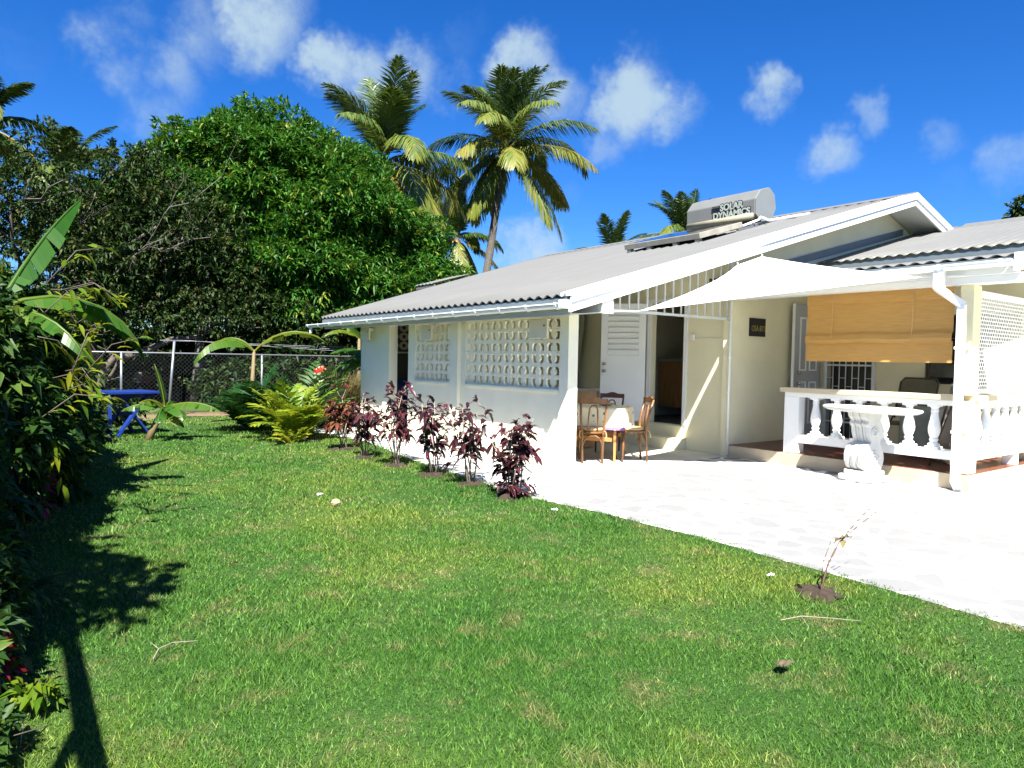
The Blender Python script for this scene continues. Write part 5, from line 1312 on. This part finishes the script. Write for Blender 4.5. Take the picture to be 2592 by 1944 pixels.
# ------------------------------------------------------------------ left hedge and shade trees
GH = 'shrubs of the left hedge'
HEDGE = [((.20,9.3,0),[((.30,9.3,1.35),(.62,.9,.85)),((.45,9.0,.6),(.5,.7,.6)),((.1,9.6,2.0),(.5,.6,.5))],900,.17,.075,l_hedge,'dense dark green hedge shrub around the banana stem'),
         ((.35,11.6,0),[((.45,11.6,1.2),(.75,1.0,.95)),((.6,11.4,.5),(.65,.9,.5)),((.3,12.0,1.9),(.5,.6,.4))],850,.17,.075,l_hedge,'hedge shrub behind the banana leaves on the left'),
         ((.40,14.4,0),[((.6,14.4,.9),(.9,1.1,.85)),((.9,14.2,.4),(.7,.8,.4))],700,.18,.08,l_hedge,'far hedge shrub left of the blue table'),
         ((.9,17.2,0),[((.9,17.2,.7),(1.2,.9,.7)),((2.0,17.4,.35),(.9,.6,.35))],600,.18,.08,l_under,'low bright bush behind the blue table'),
         ((-.05,7.2,0),[((.05,7.2,.85),(.40,.8,.75)),((.0,7.3,1.6),(.35,.6,.5))],650,.15,.065,l_hedge,'hedge shrub in front of the banana plant'),
         ((-.35,5.6,0),[((-.25,5.7,.7),(.40,.7,.65))],420,.14,.06,l_hedge,'dark hedge shrub low at the left edge')]
for (bs, lb, n, L, W, mt, lab) in HEDGE:
    shrub('hedge_shrub', lab, 'shrub', bs, lb, n, 8, L, W, mt, GH, inner=.4, spread=1.0, droop=.3)
shrub('red_leaf_shrub', 'red and maroon leaved shrub at the foot of the left hedge', 'shrub', (.22,8.0,0), [((.26,7.9,.35),(.22,.35,.35)),((.2,7.4,.5),(.2,.3,.3))], 130, 6, .16, .06, l_redl, inner=.3, droop=.3)
def straps(label, base, n, L, mat, seed):
    rr_ = np.random.default_rng(seed); t = thing('strap_leaf_plant', label, 'plant', base)
    V = []; F = []; Rn = []
    for i in range(n):
        az = i*2.4; el = R(70)-R(35)*rr_.random(); l_ = L*rr_.uniform(.7,1.1); pts = [np.array(base, float)]; k = 9
        for j in range(1,k):
            p = el-R(110)*(j/k)**1.3; pts.append(pts[-1]+l_/k*np.array((math.cos(p)*math.cos(az),math.cos(p)*math.sin(az),math.sin(p))))
        hz = np.array((-math.sin(az),math.cos(az),0)); o = len(V)
        for j, p in enumerate(pts):
            w_ = .018*(1-(j/k)**2)+.002; V += [p-hz*w_, p+hz*w_]; Rn += [rr_.random()]*2
        F += [(o+2*j,o+2*j+1,o+2*j+3,o+2*j+2) for j in range(k-1)]
    np_mesh('leaves', np.array(V), np.array(F), mat, t, np.array(Rn)); return t
old = rng; rng = np.random.default_rng(404)
t = thing('creeper', 'light green trailing creeper shoots sticking out of the left hedge', 'creeper', (.7,9.4,0))
P = []; D = []
for i in range(34):
    y = rng.uniform(6.6,12.5); x = .45+.05*(y-7)+rng.uniform(-.1,.2); z = rng.uniform(.9,2.3)
    a = np.array((x,y,z)); e = a+np.array((rng.uniform(.1,.5),rng.uniform(-.4,.2),rng.uniform(-.5,.45))); m = (a+e)/2+np.array((0,0,.12))
    mb = MB(); mb.tube([a,m,e], [.006,.005,.002], 4); mb.build('shoot', m_bark, t, True)
    for q in np.linspace(.15,1,9):
        P.append((1-q)**2*a+2*q*(1-q)*m+q*q*e); D.append((e-a)/np.linalg.norm(e-a)+rng.normal(0,.7,3))
V, F, rr = broad(np.array(P), np.array(D), .13, .045, rng.random(len(P)), .2, .4); np_mesh('foliage', V, F, l_yel, t, rr)
rng = old
straps('dark strap leaved plant low at the left edge', (.12,5.2,0), 26, .75, l_hedge, 71)
shrub('hedge_shrub', 'low shrub of the hedge nearest the viewer at the left edge', 'shrub', (.02,4.5,0), [((.02,4.5,.28),(.15,.45,.30)),((-.02,4.0,.2),(.12,.3,.22)),((.03,5.0,.4),(.16,.4,.35))], 260, 7, .11, .045, l_hedge, GH, inner=.3)
shrub('red_leaf_plant', 'small red leaved plant low at the left edge above the yellow green one', 'plant', (.03,3.95,0), [((.05,3.95,.16),(.05,.08,.10))], 14, 5, .10, .04, l_redl, inner=.3, stems=2)
shrub('yellow_leaf_plant', 'small yellow green leafy plant low at the left edge', 'plant', (.17,3.72,0), [((.17,3.72,.10),(.07,.08,.07))], 14, 5, .08, .035, l_yel, inner=.3, stems=3)
shrub('low_green_plant', 'green leafy plant in the bottom left corner', 'plant', (.03,3.3,0), [((.02,3.35,.10),(.08,.16,.11))], 40, 5, .09, .035, l_hedge, inner=.3, stems=3)
GT = 'garden trees beside the viewer'
old = rng; rng = np.random.default_rng(95)
t = thing('shade_tree', 'leaning tree beside the viewer whose trunk shadow crosses the lawn corner', 'tree', (.30,1.0,0), GT)
b = MB(); b.tube([(.30,1.0,-.05),(-.103,1.41,1.0),(-.492,1.819,2.0),(-.822,2.443,2.9),(-1.02,2.85,3.4),(-1.2,3.2,3.8)], [.062,.055,.05,.045,.04,.02], 8); b.build('trunk', m_bark, t, True)
b = MB(); b.tube([(-.30,.9,-.05),(-.5,1.4,1.0),(-.611,1.873,2.05),(-.62,1.99,2.25)], [.04,.036,.032,.028], 7); b.build('limb', m_bark, t, True)
P, Dn = blobs([((-1.2,3.1,3.75),(.75,1.0,.55)),((-1.05,4.2,3.6),(.45,.8,.35)),((-1.7,2.6,3.3),(.6,.8,.5)),((-1.3,3.8,3.0),(.4,.7,.3))], 330, inner=.2)
V, F, rr = rosettes(P, Dn, 8, .22, .085); np_mesh('crown', V, F, l_hedge, t, rr)
rng = old
shrub('shade_shrub', 'unseen tall leafy shrub left of the viewer added to shade the hedge foot', 'shrub', (-1.1,5.2,0), [((-1.1,5.2,1.3),(.75,1.1,1.0)),((-.9,6.4,1.3),(.6,.9,.8))], 800, 8, .2, .085, l_hedge, GT, inner=.3)  # out-of-view shrubs, added for the shade they cast on the hedge
shrub('shade_shrub', 'unseen tall leafy shrub farther along the left added to shade the hedge', 'shrub', (-1.5,8.0,0), [((-1.5,8.2,1.3),(.9,1.2,1.1)),((-1.7,10.5,1.4),(1.0,1.4,1.2)),((-1.4,12.8,1.6),(1.0,1.3,1.3))], 1300, 8, .22, .09, l_hedge, GT, inner=.3)

# ------------------------------------------------------------------ litter
def scrap(name, label, cat, x, y, r_, mat, seed, group=None, z=.03):
    q = np.random.default_rng(seed); b = MB(); P = []
    for i in range(5):
        P.append([(x+r_*(i/4-.5)*2*(1+.2*q.random()), y+r_*.7*(j/4-.5)*2*(1+.2*q.random()), z+.02*q.random()) for j in range(5)])
    b.grid(P); o = b.build(name, mat, solid=.003); tag(o, label, cat, group); return o
GL2 = 'white paper scraps on the lawn'
scrap('paper_scrap', 'white paper scrap on the lawn beside the pale stone', 'paper', 3.05,7.65,.03,m_paper,1,GL2)
scrap('paper_scrap', 'white paper scrap on the lawn beside the sapling', 'paper', 4.69,3.0,.022,m_paper,2,GL2)
scrap('paper_scrap', 'tiny white paper scrap on the lawn close to the patio edge', 'paper', 4.83,5.65,.028,m_paper,3,GL2,.02)
scrap('fallen_leaf', 'curled brown fallen leaf on the front lawn', 'leaf', 3.32,2.03,.042,m_dleaf,4,None,.045)
b = MB(); b.lathe([(.02,.0),(.075,.01),(.085,.04),(.06,.075),(.02,.085)], (0,0), 9)
q = np.random.default_rng(9); b.v = [(3.03+x*.6*(1+.25*q.random()),7.15+y*(.5+.2*q.random()),z*.75*(1+.2*q.random())) for x,y,z in b.v]
tag(b.build('stone', m_rock), 'pale yellowish stone lying on the lawn', 'stone')
b = MB(); b.tube([(.70,3.98,.02),(.74,4.06,.035),(.82,4.12,.03),(.94,4.10,.02)], [.003,.003,.0025,.001], 5).tube([(.74,4.06,.035),(.72,4.16,.04)], [.002,.001], 4)
tag(b.build('dry_twig', m_twig), 'curved dry twig lying on the grass at the lower left', 'twig')
b = MB(); b.tube([(3.95,2.45,.02),(4.1,2.40,.03),(4.22,2.28,.03),(4.36,2.16,.02)], [.0025,.0025,.002,.0015], 4).tube([(4.1,2.40,.03),(3.98,2.28,.025)], [.002,.001], 4)
tag(b.build('dry_twig', m_twig), 'straw coloured twig lying on the front lawn below the sapling', 'twig')

# ------------------------------------------------------------------ grass
def grass():
    r = np.random.default_rng(12); P = []; Hh = []; Ww = []
    bands = [(0,4.2,170000,.029,.0050),(4.2,7,140000,.030,.0078),(7,11,110000,.036,.012),(11,16,80000,.04,.018),(16,22,50000,.045,.026)]
    for (d0, d1, n, h, wd) in bands:
        ang = R(-8)+R(86)*r.random(n); d = np.sqrt(d0*d0+(d1*d1-d0*d0)*r.random(n)); d = np.maximum(d, 1.6)
        x = d*np.sin(ang); y = d*np.cos(ang)
        k = (x < edge_x(y)+.02+.035*r.normal(0,1,n)) & (y < 19.1) & (x > -3)
        for (sx, sy, sr) in ((4.98,11.48,.15),(4.88,10.36,.15),(4.92,9.38,.15),(4.95,8.37,.15),(5.0,7.52,.15),(4.95,6.56,.15),(4.70,2.62,.14)):
            k &= ((x-sx)**2+(y-sy)**2 > (sr*(.7+.5*r.random(n)))**2)
        x, y = x[k], y[k]; m = len(x)
        tuft = .75+.35*np.sin(x*3.1+1.3*np.sin(y*2.3))*np.sin(y*2.7+np.sin(x*1.9))
        hh = h*tuft*r.uniform(.5,1.35,m); hh = np.where(r.random(m) < .03, hh*1.9, hh)
        P.append(np.stack([x,y,np.full(m,-.004)],1)); Hh.append(hh); Ww.append(np.full(m,wd)*r.uniform(.7,1.2,m))
    P = np.concatenate(P); Hh = np.concatenate(Hh); Ww = np.concatenate(Ww); n = len(P)
    a = r.random(n)*6.283; tl = r.uniform(.1,1.3,n)
    tip = P+np.stack([np.cos(a)*tl*Hh, np.sin(a)*tl*Hh, Hh],1)
    b_ = r.random(n)*6.283; sd = np.stack([np.cos(b_),np.sin(b_),np.zeros(n)],1)*(Ww/2)[:,None]
    V = np.stack([P-sd,P+sd,tip],1).reshape(-1,3); F = np.arange(n*3).reshape(-1,3)
    o = np_mesh('grass', V, F, m_grass, None, np.repeat(r.random(n),3)); o['kind'] = 'stuff'
grass()

for o in bpy.data.objects:
    if '_base' in o: del o['_base']
